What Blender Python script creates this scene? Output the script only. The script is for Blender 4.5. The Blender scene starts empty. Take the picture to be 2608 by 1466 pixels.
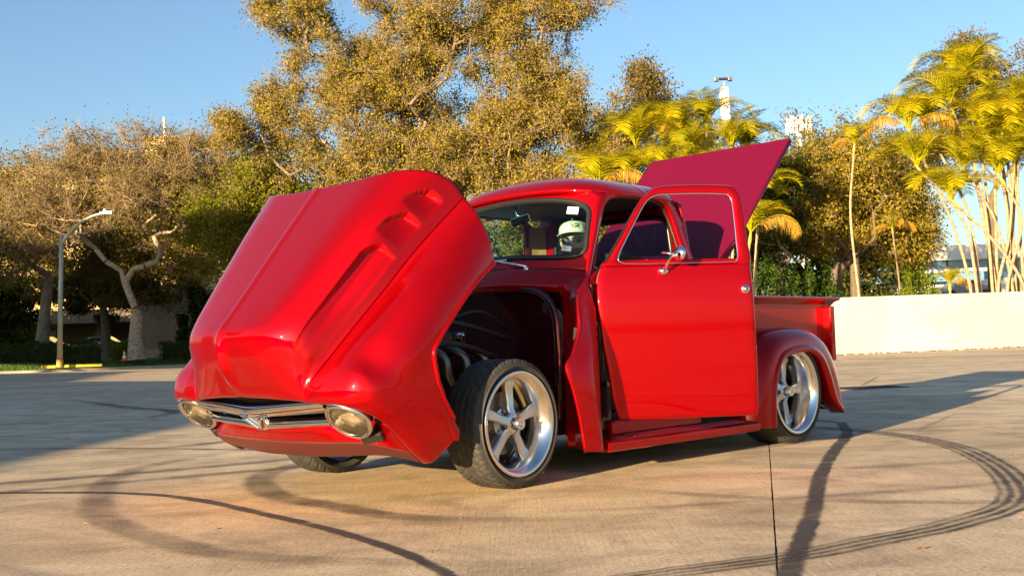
import bpy, math, random
import numpy as np
from mathutils import Vector, Matrix
R = math.radians
S = bpy.context.scene
COL = S.collection
random.seed(7)
RNG = np.random.default_rng(11)

# ------------------------------------------------------------------ camera
CAM_H = 0.744
cam_data = bpy.data.cameras.new('camera')
cam = bpy.data.objects.new('camera', cam_data)
COL.objects.link(cam)
S.camera = cam
cam_data.sensor_width = 36.0
cam_data.lens = 39.06
cam_data.clip_end = 4000.0
cam_data.clip_start = 0.05
_p, _r = R(2.96), R(1.84)
_f = Vector((0, math.cos(_p), math.sin(_p)))
_u = Vector((0, -math.sin(_p), math.cos(_p)))
_x = Vector((1, 0, 0))
_x2 = _x * math.cos(_r) - _u * math.sin(_r)
_u2 = _x * math.sin(_r) + _u * math.cos(_r)
_m = Matrix((_x2, _u2, -_f)).transposed().to_4x4()
_m.translation = Vector((0, 0, CAM_H))
cam.matrix_world = _m

# ------------------------------------------------------------------ light
SUN_EL = R(9.5)
SHADOW_HEAD = R(56.5)                  # heading in which shadows fall, from +X towards +Y
to_sun = Vector((-math.cos(SHADOW_HEAD) * math.cos(SUN_EL), -math.sin(SHADOW_HEAD) * math.cos(SUN_EL), math.sin(SUN_EL)))
sun_data = bpy.data.lights.new('sun', 'SUN')
sun_data.energy = 5.0
sun_data.angle = R(0.4)
sun_data.color = (1.0, 0.73, 0.41)
sun = bpy.data.objects.new('sun', sun_data)
sun.rotation_euler = (-to_sun).to_track_quat('-Z', 'Y').to_euler()
sun.location = (-20, -30, 20)
COL.objects.link(sun)

world = bpy.data.worlds.new('World')
S.world = world
world.use_nodes = True
_n = world.node_tree.nodes
_l = world.node_tree.links
_bg = _n['Background']
_sky = _n.new('ShaderNodeTexSky')
_sky.sky_type = 'NISHITA'
_sky.sun_disc = False
_sky.sun_elevation = SUN_EL
# the sky's sun heading: rotation 0 puts the sun on +Y, growing clockwise seen from above
_sky.sun_rotation = math.atan2(to_sun.x, to_sun.y)
_sky.air_density = 1.0
_sky.dust_density = 1.2
_sky.ozone_density = 2.6
_bg.inputs['Strength'].default_value = 0.066
_l.new(_sky.outputs[0], _bg.inputs['Color'])
S.view_settings.view_transform = 'Standard'
S.view_settings.look = 'None'
S.view_settings.gamma = 1.0
S.view_settings.exposure = 1.95
S.view_settings.use_curve_mapping = False

# ------------------------------------------------------------------ helpers
def put(o, parent=None):
    COL.objects.link(o)
    if parent is not None:
        o.parent = parent
    return o

def tag(o, label=None, category=None, group=None, kind=None):
    if label: o['label'] = label
    if category: o['category'] = category
    if group: o['group'] = group
    if kind: o['kind'] = kind
    return o

def empty(name, loc=(0, 0, 0), rz=0.0, **k):
    o = bpy.data.objects.new(name, None)
    o.empty_display_size = 0.2
    o.location = loc
    o.rotation_euler = (0, 0, rz)
    put(o)
    return tag(o, **k)

class MB:
    """collects vertices and faces"""
    def __init__(s):
        s.v = []; s.f = []; s.mi = []
    def add(s, V, F, mi=0):
        b = len(s.v)
        s.v.extend([tuple(map(float, q)) for q in V])
        s.f.extend([tuple(b + i for i in q) for q in F])
        s.mi.extend([mi] * len(F))
        return s
    def box(s, c, d, rot=None, mi=0):
        V = [Vector((x * d[0] / 2, y * d[1] / 2, z * d[2] / 2)) for x in (-1, 1) for y in (-1, 1) for z in (-1, 1)]
        if rot is not None: V = [rot @ q for q in V]
        V = [q + Vector(c) for q in V]
        F = [(0, 1, 3, 2), (4, 6, 7, 5), (0, 4, 5, 1), (2, 3, 7, 6), (0, 2, 6, 4), (1, 5, 7, 3)]
        return s.add(V, F, mi)
    def grid(s, P, close_u=False, close_v=False, mi=0, flip=False, skip=None):
        P = np.asarray(P, float)
        n, m = P.shape[:2]
        V = P.reshape(-1, 3)
        F = []
        for i in range(n if close_u else n - 1):
            for j in range(m if close_v else m - 1):
                if skip and skip(i, j): continue
                a = i * m + j; b = i * m + (j + 1) % m
                c = ((i + 1) % n) * m + (j + 1) % m; d = ((i + 1) % n) * m + j
                F.append((a, d, c, b) if flip else (a, b, c, d))
        return s.add(V, F, mi)
    def tube(s, pts, r, seg=10, cap=True, mi=0, closed=False, squash=None):
        pts = [Vector(q) for q in pts]
        n = len(pts)
        rr = [r] * n if not hasattr(r, '__len__') else list(r)
        rings = []
        prev = None
        for i in range(n):
            if closed:
                t = pts[(i + 1) % n] - pts[i - 1]
            else:
                t = pts[min(i + 1, n - 1)] - pts[max(i - 1, 0)]
            if t.length < 1e-9: t = Vector((0, 0, 1))
            t.normalize()
            if prev is None:
                a = Vector((0, 0, 1)) if abs(t.z) < 0.9 else Vector((1, 0, 0))
                nrm = (a - t * a.dot(t)).normalized()
            else:
                nrm = (prev - t * prev.dot(t))
                nrm = nrm.normalized() if nrm.length > 1e-6 else prev
            prev = nrm
            bn = t.cross(nrm)
            ring = []
            for k in range(seg):
                a = 2 * math.pi * k / seg
                ring.append(pts[i] + (nrm * math.cos(a) + bn * math.sin(a) * (squash or 1.0)) * rr[i])
            rings.append(ring)
        V = [q for ring in rings for q in ring]
        F = []
        for i in range(n if closed else n - 1):
            for k in range(seg):
                i2 = (i + 1) % n
                F.append((i * seg + k, i * seg + (k + 1) % seg, i2 * seg + (k + 1) % seg, i2 * seg + k))
        if cap and not closed:
            F.append(tuple(reversed(range(seg))))
            F.append(tuple((n - 1) * seg + k for k in range(seg)))
        return s.add(V, F, mi)
    def lathe(s, prof, seg=32, M=None, mi=0):
        """profile of (r, h) turned about +Z, then placed by matrix M"""
        V = []
        for r, h in prof:
            for k in range(seg):
                a = 2 * math.pi * k / seg
                q = Vector((r * math.cos(a), r * math.sin(a), h))
                V.append(M @ q if M is not None else q)
        F = []
        for i in range(len(prof) - 1):
            for k in range(seg):
                F.append((i * seg + k, i * seg + (k + 1) % seg, (i + 1) * seg + (k + 1) % seg, (i + 1) * seg + k))
        return s.add(V, F, mi)
    def prism(s, poly, h0, h1, M=None, mi=0):
        """outline of (x, y) extruded from z h0 to h1"""
        n = len(poly)
        V = [Vector((x, y, h0)) for x, y in poly] + [Vector((x, y, h1)) for x, y in poly]
        if M is not None: V = [M @ q for q in V]
        F = [tuple(reversed(range(n))), tuple(range(n, 2 * n))]
        F += [(i, (i + 1) % n, n + (i + 1) % n, n + i) for i in range(n)]
        return s.add(V, F, mi)
    def build(s, name, mats, parent=None, smooth=False, angle=None, bevel=None, solid=None, recalc=False, inner=False):
        me = bpy.data.meshes.new(name)
        me.from_pydata(s.v, [], s.f)
        if not isinstance(mats, (list, tuple)): mats = [mats]
        for m in mats: me.materials.append(m)
        if len(mats) > 1: me.polygons.foreach_set('material_index', s.mi)
        if recalc:
            import bmesh
            bm = bmesh.new(); bm.from_mesh(me)
            bmesh.ops.remove_doubles(bm, verts=bm.verts, dist=1e-5)
            bmesh.ops.recalc_face_normals(bm, faces=bm.faces)
            bm.to_mesh(me); bm.free()
        if smooth or angle: me.polygons.foreach_set('use_smooth', [True] * len(me.polygons))
        if angle:
            try: me.set_sharp_from_angle(angle=R(angle))
            except Exception: pass
        me.update()
        o = bpy.data.objects.new(name, me)
        put(o, parent)
        if solid:
            md = o.modifiers.new('thickness', 'SOLIDIFY'); md.thickness = solid; md.offset = -1
            if inner: me.materials.append(M['under']); md.material_offset = 1
        if bevel:
            md = o.modifiers.new('bevel', 'BEVEL'); md.width = bevel; md.segments = 2; md.limit_method = 'ANGLE'; md.angle_limit = R(35)
            md.harden_normals = False
        return o

def np_mesh(name, V, F, mat, parent=None, smooth=False, mi=None, mats=None):
    """fast mesh from numpy arrays; F is (n, 3) or (n, 4)"""
    V = np.ascontiguousarray(V, dtype=np.float32); F = np.ascontiguousarray(F, dtype=np.int32)
    me = bpy.data.meshes.new(name)
    k = F.shape[1]
    me.vertices.add(len(V)); me.vertices.foreach_set('co', V.ravel())
    me.loops.add(F.size); me.loops.foreach_set('vertex_index', F.ravel())
    me.polygons.add(len(F))
    me.polygons.foreach_set('loop_start', np.arange(0, F.size, k, dtype=np.int32))
    for m in (mats or [mat]): me.materials.append(m)
    if mi is not None: me.polygons.foreach_set('material_index', np.asarray(mi, np.int32))
    if smooth: me.polygons.foreach_set('use_smooth', np.ones(len(F), bool))
    me.update(calc_edges=True)
    o = bpy.data.objects.new(name, me)
    return put(o, parent)

def catmull(P, sub, axis=0):
    """Catmull-Rom through rows of P; sub: steps per interval (int or list)"""
    P = np.moveaxis(np.asarray(P, float), axis, 0)
    n = len(P)
    if not hasattr(sub, '__len__'): sub = [sub] * (n - 1)
    E = np.concatenate([[2 * P[0] - P[1]], P, [2 * P[-1] - P[-2]]])
    out = []
    for i in range(n - 1):
        p0, p1, p2, p3 = E[i], E[i + 1], E[i + 2], E[i + 3]
        for k in range(sub[i]):
            t = k / sub[i]
            out.append(0.5 * ((2 * p1) + (-p0 + p2) * t + (2 * p0 - 5 * p1 + 4 * p2 - p3) * t * t + (-p0 + 3 * p1 - 3 * p2 + p3) * t ** 3))
    out.append(P[-1])
    return np.moveaxis(np.array(out), 0, axis)

def catloop(P, sub):
    P = np.asarray(P, float); n = len(P); out = []
    for i in range(n):
        p0, p1, p2, p3 = P[i - 1], P[i], P[(i + 1) % n], P[(i + 2) % n]
        for k in range(sub):
            t = k / sub
            out.append(0.5 * ((2 * p1) + (-p0 + p2) * t + (2 * p0 - 5 * p1 + 4 * p2 - p3) * t * t + (-p0 + 3 * p1 - 3 * p2 + p3) * t ** 3))
    return np.array(out)

def resample(P, n, closed=False):
    P = np.asarray(P, float)
    if closed: P = np.vstack([P, P[:1]])
    d = np.r_[0, np.cumsum(np.linalg.norm(np.diff(P, axis=0), axis=1))]
    t = np.linspace(0, d[-1], n + (1 if closed else 0))
    Q = np.stack([np.interp(t, d, P[:, k]) for k in range(P.shape[1])], 1)
    return Q[:-1] if closed else Q

# ------------------------------------------------------------------ materials
def mat(name, color=(0.5, 0.5, 0.5), rough=0.5, metal=0.0, coat=0.0, spec=None, trans=0.0, ior=None, alpha=None, sheen=None, coat_rough=0.03):
    m = bpy.data.materials.new(name)
    m.use_nodes = True
    b = m.node_tree.nodes['Principled BSDF']
    b.inputs['Base Color'].default_value = (*color, 1)
    b.inputs['Roughness'].default_value = rough
    b.inputs['Metallic'].default_value = metal
    b.inputs['Coat Weight'].default_value = coat
    b.inputs['Coat Roughness'].default_value = coat_rough
    if spec is not None: b.inputs['Specular IOR Level'].default_value = spec
    if trans: b.inputs['Transmission Weight'].default_value = trans
    if ior: b.inputs['IOR'].default_value = ior
    if alpha is not None: b.inputs['Alpha'].default_value = alpha
    return m

def N(m, t, **k):
    n = m.node_tree.nodes.new(t)
    for a, b in k.items():
        if a in n.inputs.keys(): n.inputs[a].default_value = b
        else: setattr(n, a, b)
    return n

def L(m, a, b): m.node_tree.links.new(a, b)

def noisy(name, c1, c2, scale=5.0, detail=4.0, rough=0.8, bump=0.0, bscale=None, metal=0.0, coat=0.0, coords='Object', lo=0.35, hi=0.65, stretch=None, bdist=0.02):
    """two colours mixed by noise, optional bump"""
    m = mat(name, c1, rough, metal, coat)
    b = m.node_tree.nodes['Principled BSDF']
    tc = N(m, 'ShaderNodeTexCoord')
    src = tc.outputs[coords]
    if stretch:
        mp = N(m, 'ShaderNodeMapping'); mp.inputs['Scale'].default_value = stretch
        L(m, src, mp.inputs['Vector']); src = mp.outputs[0]
    nz = N(m, 'ShaderNodeTexNoise'); nz.inputs['Scale'].default_value = scale; nz.inputs['Detail'].default_value = detail
    L(m, src, nz.inputs['Vector'])
    rp = N(m, 'ShaderNodeValToRGB')
    rp.color_ramp.elements[0].position = lo; rp.color_ramp.elements[0].color = (*c1, 1)
    rp.color_ramp.elements[1].position = hi; rp.color_ramp.elements[1].color = (*c2, 1)
    L(m, nz.outputs[0], rp.inputs[0]); L(m, rp.outputs[0], b.inputs['Base Color'])
    if bump:
        n2 = N(m, 'ShaderNodeTexNoise'); n2.inputs['Scale'].default_value = bscale or scale * 4; n2.inputs['Detail'].default_value = 5
        L(m, src, n2.inputs['Vector'])
        bp = N(m, 'ShaderNodeBump'); bp.inputs['Strength'].default_value = bump; bp.inputs['Distance'].default_value = bdist
        L(m, n2.outputs[0], bp.inputs['Height']); L(m, bp.outputs[0], b.inputs['Normal'])
    return m

def leafmat(name, cols, transl=0.35):
    """leaf colour varies from leaf to leaf; light passes through the blade"""
    m = bpy.data.materials.new(name); m.use_nodes = True
    nt = m.node_tree; nt.nodes.clear()
    out = N(m, 'ShaderNodeOutputMaterial'); d = N(m, 'ShaderNodeBsdfDiffuse'); t = N(m, 'ShaderNodeBsdfTranslucent'); mx = N(m, 'ShaderNodeMixShader')
    g = N(m, 'ShaderNodeNewGeometry'); rp = N(m, 'ShaderNodeValToRGB')
    el = rp.color_ramp.elements
    for i, c in enumerate(cols):
        p = i / (len(cols) - 1)
        if i < 2: el[i].position = p; el[i].color = (*c, 1)
        else:
            e = el.new(p); e.color = (*c, 1)
    el[0].position = 0; el[1].position = 1 / (len(cols) - 1)
    L(m, g.outputs['Random Per Island'], rp.inputs[0])
    L(m, rp.outputs[0], d.inputs[0]); L(m, rp.outputs[0], t.inputs[0])
    mx.inputs[0].default_value = transl
    L(m, d.outputs[0], mx.inputs[1]); L(m, t.outputs[0], mx.inputs[2]); L(m, mx.outputs[0], out.inputs[0])
    return m

M = {}
M['paint'] = mat('red_paint', (0.41, 0.0, 0.003), 0.44, 0.84, 1.0, coat_rough=0.02, spec=0.0)
M['paint'].node_tree.nodes['Principled BSDF'].inputs['Coat IOR'].default_value = 1.34
M['paint_dark'] = M['paint']
M['paint_shade'] = mat('shaded_red_paint', (0.035, 0.0005, 0.004), 0.35, 0.3, 1.0, coat_rough=0.02, spec=0.1)  # body red darkened: shade of engine bay and door gap put in the colour
M['chrome'] = mat('chrome', (0.80, 0.80, 0.80), 0.06, 1.0)
M['alu'] = mat('polished_aluminium', (0.78, 0.77, 0.75), 0.16, 1.0)
M['alu_satin'] = mat('brushed_aluminium', (0.66, 0.65, 0.64), 0.34, 1.0)
M['black'] = mat('black_trim', (0.012, 0.012, 0.012), 0.55)
M['under'] = mat('underbody_black', (0.01, 0.009, 0.009), 0.8)
M['rubber'] = noisy('tyre_rubber', (0.022, 0.021, 0.019), (0.035, 0.033, 0.03), 18, rough=0.72, bump=0.15, bscale=90, bdist=0.002)
M['gasket'] = mat('rubber_gasket', (0.012, 0.012, 0.013), 0.3)
M['iron'] = mat('brake_iron', (0.22, 0.20, 0.18), 0.4, 0.9)
M['tan'] = mat('tan_leather', (0.42, 0.19, 0.08), 0.5)
M['cloth'] = noisy('black_cloth', (0.008, 0.008, 0.009), (0.014, 0.014, 0.016), 40, rough=0.9)
M['skin'] = noisy('skin', (0.52, 0.27, 0.17), (0.60, 0.33, 0.22), 25, rough=0.5)
M['engine'] = mat('engine_black', (0.05, 0.05, 0.05), 0.28, 0.9)
def glass(name, color=(1, 1, 1), tint=0.85, refl=1.0):
    m = bpy.data.materials.new(name); m.use_nodes = True
    m.node_tree.nodes.clear()
    out = N(m, 'ShaderNodeOutputMaterial'); t = N(m, 'ShaderNodeBsdfTransparent'); g = N(m, 'ShaderNodeBsdfGlossy'); fr = N(m, 'ShaderNodeFresnel'); mx = N(m, 'ShaderNodeMixShader')
    t.inputs[0].default_value = (color[0] * tint, color[1] * tint, color[2] * tint, 1)
    g.inputs['Roughness'].default_value = 0.01; fr.inputs[0].default_value = 1.34
    L(m, fr.outputs[0], mx.inputs[0]); L(m, t.outputs[0], mx.inputs[1]); L(m, g.outputs[0], mx.inputs[2]); L(m, mx.outputs[0], out.inputs[0])
    return m
M['glass'] = glass('window_glass', (0.62, 0.90, 0.93), 0.85)

# ------------------------------------------------------------------ ground
def concrete(name):
    m = mat(name, (0.3, 0.25, 0.2), 0.85)
    b = m.node_tree.nodes['Principled BSDF']
    tc = N(m, 'ShaderNodeTexCoord')
    def noise(scale, detail=5, rough=0.55, st=None, dist=0.0):
        src = tc.outputs['Object']
        if st:
            mp = N(m, 'ShaderNodeMapping'); mp.inputs['Scale'].default_value = st[0]; mp.inputs['Rotation'].default_value = (0, 0, st[1])
            L(m, src, mp.inputs['Vector']); src = mp.outputs[0]
        n = N(m, 'ShaderNodeTexNoise'); n.inputs['Scale'].default_value = scale; n.inputs['Detail'].default_value = detail
        n.inputs['Roughness'].default_value = rough; n.inputs['Distortion'].default_value = dist
        L(m, src, n.inputs['Vector']); return n.outputs[0]
    def ramp(v, stops):
        r = N(m, 'ShaderNodeValToRGB'); e = r.color_ramp.elements
        e[0].position, e[0].color = stops[0][0], (*stops[0][1], 1)
        e[1].position, e[1].color = stops[1][0], (*stops[1][1], 1)
        for p, c in stops[2:]:
            q = e.new(p); q.color = (*c, 1)
        L(m, v, r.inputs[0]); return r.outputs[0]
    def mult(a, bb, fac=1.0, mode='MULTIPLY'):
        x = N(m, 'ShaderNodeMixRGB'); x.blend_type = mode; x.inputs[0].default_value = fac
        L(m, a, x.inputs[1]); L(m, bb, x.inputs[2]); return x.outputs[0]
    base = ramp(noise(0.22, 6, 0.6, dist=0.6), [(0.32, (0.40, 0.31, 0.205)), (0.50, (0.54, 0.44, 0.305)), (0.68, (0.64, 0.54, 0.39))])
    sweep = ramp(noise(1.0, 7, 0.65, ((0.8, 1.5, 1), R(35)), 1.8), [(0.36, (0.74, 0.72, 0.69)), (0.60, (1.08, 1.08, 1.08))])
    c = mult(base, sweep, 0.75)
    c = mult(c, ramp(noise(1.6, 7, 0.65, dist=1.0), [(0.32, (0.60, 0.58, 0.56)), (0.56, (1.08, 1.08, 1.08))]), 0.85)
    c = mult(c, ramp(noise(5.5, 6, 0.7, dist=0.5), [(0.28, (0.55, 0.52, 0.50)), (0.40, (1.0, 1.0, 1.0))]), 0.6)
    c = mult(c, ramp(noise(55, 3, 0.8), [(0.36, (0.55, 0.54, 0.53)), (0.56, (1.1, 1.1, 1.1))]), 0.75)
    c = mult(c, ramp(noise(190, 2, 0.8), [(0.34, (0.5, 0.5, 0.5)), (0.5, (1.05, 1.05, 1.05))]), 0.45)
    broom = noise(75, 3, 0.6, ((1.0, 0.035, 1), R(-10)))
    c = mult(c, ramp(broom, [(0.36, (0.78, 0.77, 0.76)), (0.60, (1.05, 1.05, 1.05))]), 0.28)
    # an ochre stain in front of the truck
    gm = N(m, 'ShaderNodeMapping'); gm.inputs['Location'].default_value = (0.35, -5.7, 0)
    L(m, tc.outputs['Object'], gm.inputs['Vector'])
    vl = N(m, 'ShaderNodeVectorMath'); vl.operation = 'LENGTH'; L(m, gm.outputs[0], vl.inputs[0])
    st = ramp(vl.outputs['Value'], [(0.0, (1.0, 0.86, 0.62)), (1.0, (1, 1, 1))])
    sc = N(m, 'ShaderNodeMath'); sc.operation = 'MULTIPLY'; sc.inputs[1].default_value = 0.45
    L(m, vl.outputs['Value'], sc.inputs[0]); L(m, sc.outputs[0], st.node.inputs[0])
    c = mult(c, st, 1.0)
    L(m, c, b.inputs['Base Color'])
    bp = N(m, 'ShaderNodeBump'); bp.inputs['Strength'].default_value = 0.32; bp.inputs['Distance'].default_value = 0.004
    ad = N(m, 'ShaderNodeMath'); ad.operation = 'ADD'; L(m, broom, ad.inputs[0]); L(m, noise(120, 4, 0.7), ad.inputs[1])
    L(m, ad.outputs[0], bp.inputs['Height']); L(m, bp.outputs[0], b.inputs['Normal'])
    return m
M['concrete'] = concrete('worn_concrete')
M['soil'] = noisy('dark_soil', (0.035, 0.028, 0.02), (0.07, 0.05, 0.035), 3, rough=0.95)
M['grass'] = leafmat('grass_blades', [(0.05, 0.12, 0.01), (0.11, 0.21, 0.02), (0.16, 0.24, 0.03)], 0.3)
M['turf'] = noisy('turf', (0.035, 0.06, 0.012), (0.07, 0.11, 0.02), 2.0, rough=0.95, bump=0.5, bscale=30)

g = MB()
g.add([(-700, -300, -0.05), (700, -300, -0.05), (700, 1400, -0.05), (-700, 1400, -0.05)], [(0, 1, 2, 3)])
tag(g.build('ground', M['soil']), kind='structure')
# two slabs of the concrete lot with the open joint between them
JX = lambda y: 1.8 + (y - 7.99) * (1.0 / 4.48)
def joint_edge(side):
    rr = random.Random(5 + side)
    ys = [-25, 0] + [2.5 + 0.035 * i for i in range(200)] + [12, 30, 88]
    return [(JX(y) + side * (0.0022 + (rr.random() * 0.003 if 2 < y < 10 else 0.0)), y) for y in ys]
def slab(side):
    e = joint_edge(side); mb = MB(); far = -75 if side < 0 else 90
    V = []; F = []
    for x, y in e: V += [(x, y, 0), (far, y, 0), (x, y, -0.045)]
    for i in range(len(e) - 1):
        a, b = i * 3, (i + 1) * 3
        F += [(a, a + 1, b + 1, b), (a, b, b + 2, a + 2)]
    mb.add(V, F)
    return tag(mb.build('concrete_slab', M['concrete'], recalc=False), kind='structure')
slab(-1); slab(1)

# grassy verge across the lot: rises from the kerb line to the hedge
CURB = [(-75, 50), (-52, 60), (-32, 69.5), (-24, 76.5), (-17, 83), (-10, 88), (0, 91), (14, 90), (30, 84), (60, 70)]
cv = catmull(np.array(CURB, float), 6)
def verge_row(d, z, jz=0.0):
    t = np.gradient(cv, axis=0); t /= np.linalg.norm(t, axis=1)[:, None]
    n = np.stack([-t[:, 1], t[:, 0]], 1)
    q = cv + n * d
    return np.c_[q, np.full(len(q), z) + RNG.normal(0, jz, len(q))]
vb = MB()
rows = [verge_row(0, 0.0), verge_row(0.02, 0.14), verge_row(0.6, 0.18, 0.01), verge_row(3.0, 0.42, 0.03), verge_row(6, 0.62, 0.03), verge_row(16, 0.75, 0.03), verge_row(60, 0.8)]
vb.grid(rows[0:3] + [])
tag(vb.build('kerb', noisy('kerb_sand', (0.42, 0.36, 0.27), (0.55, 0.47, 0.36), 1.5, rough=0.9)), kind='structure')
vb = MB(); vb.grid([rows[2]] + rows[3:])
tag(vb.build('grass_verge', M['turf'], smooth=True), kind='structure')
# grass tufts
n = 26000
k = RNG.integers(0, len(cv) - 1, n); f = RNG.random(n)
base = cv[k] * (1 - f)[:, None] + cv[np.minimum(k + 1, len(cv) - 1)] * f[:, None]
keep = (base[:, 0] > -48) & (base[:, 0] < -14); base = base[keep]; n = len(base)
d = RNG.random(n) ** 1.3 * 6.0 + 0.25
P = base + np.c_[-0.62 * d, 0.78 * d]
z = np.interp(d, [0, 0.6, 3, 6], [0.12, 0.17, 0.42, 0.6])
h = RNG.uniform(0.07, 0.16, n) * np.where(d > 3, 0.8, 1.0)
a = RNG.uniform(0, 6.28, n); w = 0.03
V = np.zeros((n, 3, 3))
V[:, 0] = np.c_[P[:, 0] - w * np.cos(a), P[:, 1] - w * np.sin(a), z]
V[:, 1] = np.c_[P[:, 0] + w * np.cos(a), P[:, 1] + w * np.sin(a), z]
V[:, 2] = np.c_[P[:, 0] + RNG.normal(0, .04, n), P[:, 1] + RNG.normal(0, .04, n), z + h]
tag(np_mesh('grass', V.reshape(-1, 3), np.arange(n * 3).reshape(-1, 3), M['grass']), 'short green grass on the verge along the far kerb', 'grass', kind='stuff')

# skid marks: thin films of rubber lying on the slab
def rubber_film(name, strength, bands, length, fade=0.12):
    m = bpy.data.materials.new(name); m.use_nodes = True
    nt = m.node_tree; b = nt.nodes['Principled BSDF']; out = nt.nodes['Material Output']
    b.inputs['Base Color'].default_value = (0.035, 0.030, 0.028, 1); b.inputs['Roughness'].default_value = 0.75
    uv = N(m, 'ShaderNodeUVMap'); uv.uv_map = 'UVMap'
    sx = N(m, 'ShaderNodeSeparateXYZ'); L(m, uv.outputs[0], sx.inputs[0])
    def math_(op, a, bb=None):
        q = N(m, 'ShaderNodeMath'); q.operation = op
        for i, v in enumerate((a, bb)):
            if v is None: continue
            if isinstance(v, (int, float)): q.inputs[i].default_value = v
            else: L(m, v, q.inputs[i])
        return q.outputs[0]
    # feathered across
    tc = N(m, 'ShaderNodeTexCoord')
    n0 = N(m, 'ShaderNodeTexNoise'); n0.inputs['Scale'].default_value = 14; n0.inputs['Detail'].default_value = 5; n0.inputs['Roughness'].default_value = 0.7
    L(m, tc.outputs['Object'], n0.inputs['Vector'])
    ux = math_('ADD', sx.outputs[0], math_('MULTIPLY', math_('SUBTRACT', n0.outputs[0], 0.5), 0.45 if not bands else 0.10))
    e = math_('SUBTRACT', 1.0, math_('ABSOLUTE', math_('SUBTRACT', math_('MULTIPLY', ux, 2.0), 1.0)))
    e = math_('MAXIMUM', e, 0.0)
    e = math_('MINIMUM', math_('MULTIPLY', e, 4.0 if bands else 2.2), 1.0)
    # feathered along
    l = math_('MULTIPLY', math_('MINIMUM', sx.outputs[1], math_('SUBTRACT', 1.0, sx.outputs[1])), 1.0 / fade)
    l = math_('MINIMUM', l, 1.0)
    tc = N(m, 'ShaderNodeTexCoord')
    nz = N(m, 'ShaderNodeTexNoise'); nz.inputs['Scale'].default_value = 3.0; nz.inputs['Detail'].default_value = 7; nz.inputs['Roughness'].default_value = 0.75
    L(m, tc.outputs['Object'], nz.inputs['Vector'])
    n2 = N(m, 'ShaderNodeTexNoise'); n2.inputs['Scale'].default_value = 130; n2.inputs['Detail'].default_value = 3; n2.inputs['Roughness'].default_value = 0.8
    L(m, tc.outputs['Object'], n2.inputs['Vector'])
    a = math_('MULTIPLY', math_('MULTIPLY', e, l), strength)
    a = math_('MULTIPLY', a, math_('MAXIMUM', math_('SUBTRACT', math_('MULTIPLY', nz.outputs[0], 3.2), 0.75), 0.12))
    a = math_('MULTIPLY', a, math_('MINIMUM', math_('MULTIPLY', math_('MAXIMUM', math_('SUBTRACT', n2.outputs[0], 0.30), 0.0), 6.0), 1.0))
    if bands:
        w = math_('SINE', math_('MULTIPLY', sx.outputs[0], 6.283 * bands))
        a = math_('MULTIPLY', a, math_('ADD', math_('MULTIPLY', w, 0.42), 0.58))
    a = math_('MINIMUM', math_('MAXIMUM', a, 0.0), 1.0)
    L(m, a, b.inputs['Alpha'])
    return m
FILM = [0.003]
def skid(pts, width, strength, bands=0, fade=0.12):
    c = catmull(np.array(pts, float), 10)
    t = np.gradient(c, axis=0); t /= np.linalg.norm(t, axis=1)[:, None]
    nrm = np.stack([-t[:, 1], t[:, 0]], 1)
    z = FILM[0]; FILM[0] += 0.0006
    wd = np.full(len(c), width) if not hasattr(width, '__len__') else np.interp(np.linspace(0, 1, len(c)), np.linspace(0, 1, len(width)), width)
    wd = wd * (1 + RNG.normal(0, 0.03, len(c)))
    A_ = c - nrm * wd[:, None] / 2; B_ = c + nrm * wd[:, None] / 2
    V = np.stack([np.c_[A_, np.full(len(c), z)], np.c_[B_, np.full(len(c), z)]], 1).reshape(-1, 3)
    F = [(2 * i, 2 * i + 1, 2 * i + 3, 2 * i + 2) for i in range(len(c) - 1)]
    me = bpy.data.meshes.new('skid_mark'); me.from_pydata(V.tolist(), [], F)
    uv = me.uv_layers.new(name='UVMap')
    v = np.linspace(0, 1, len(c))
    co = []
    for i in range(len(c) - 1): co += [(0, v[i]), (1, v[i]), (1, v[i + 1]), (0, v[i + 1])]
    uv.data.foreach_set('uv', np.array(co, float).ravel())
    me.materials.append(rubber_film('rubber_film', strength, bands, 1, fade)); me.update()
    o = bpy.data.objects.new('skid_mark', me); put(o); tag(o, kind='structure')
skid([(-4.6, 6.55), (-2.94, 6.36), (-1.94, 6.03), (-1.1, 5.09), (-0.54, 4.29), (-0.24, 3.67), (-0.02, 2.9)], [0.09, 0.08, 0.09, 0.075, 0.06, 0.06], 1.3, fade=0.01)
skid([(2.35, 10.4), (2.72, 9.6), (2.68, 9.18), (2.45, 8.3), (2.07, 7.29), (1.62, 6.0), (1.23, 4.72), (0.83, 3.5), (0.6, 2.7)], [0.07, 0.09, 0.10, 0.09, 0.09, 0.10], 1.1, fade=0.02)
skid([(2.2, 9.5), (2.45, 9.06), (2.68, 8.5), (2.82, 7.94), (2.83, 7.3), (2.77, 6.79), (2.53, 5.81), (2.16, 4.86), (1.67, 4.32), (1.25, 4.02), (0.93, 3.8), (0.43, 3.57), (-0.1, 3.3)], [0.19, 0.21, 0.21, 0.19, 0.16], 0.85, 4, fade=0.05)
skid([(-0.8, 8.6), (-1.17, 7.81), (-1.45, 7.4), (-1.56, 6.9), (-1.49, 6.4), (-1.24, 5.79), (-0.87, 5.35), (-0.54, 4.98), (-0.1, 4.8), (0.6, 4.75)], [0.16, 0.2, 0.22, 0.2, 0.16], 0.50, 0, fade=0.25)
skid([(-2.0, 9.2), (-2.35, 8.2), (-2.55, 7.46), (-2.45, 6.6), (-2.16, 5.71), (-1.91, 5.15), (-1.46, 4.54), (-1.04, 4.13), (-0.4, 3.9), (0.3, 3.8)], [0.18, 0.2, 0.22, 0.2, 0.16], 0.36, 0, fade=0.22)
skid([(-4.8, 6.2), (-3.4, 6.75), (-2.3, 7.3), (-1.2, 8.1), (-0.2, 9.0)], 0.2, 0.5, 0, fade=0.3)
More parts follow.
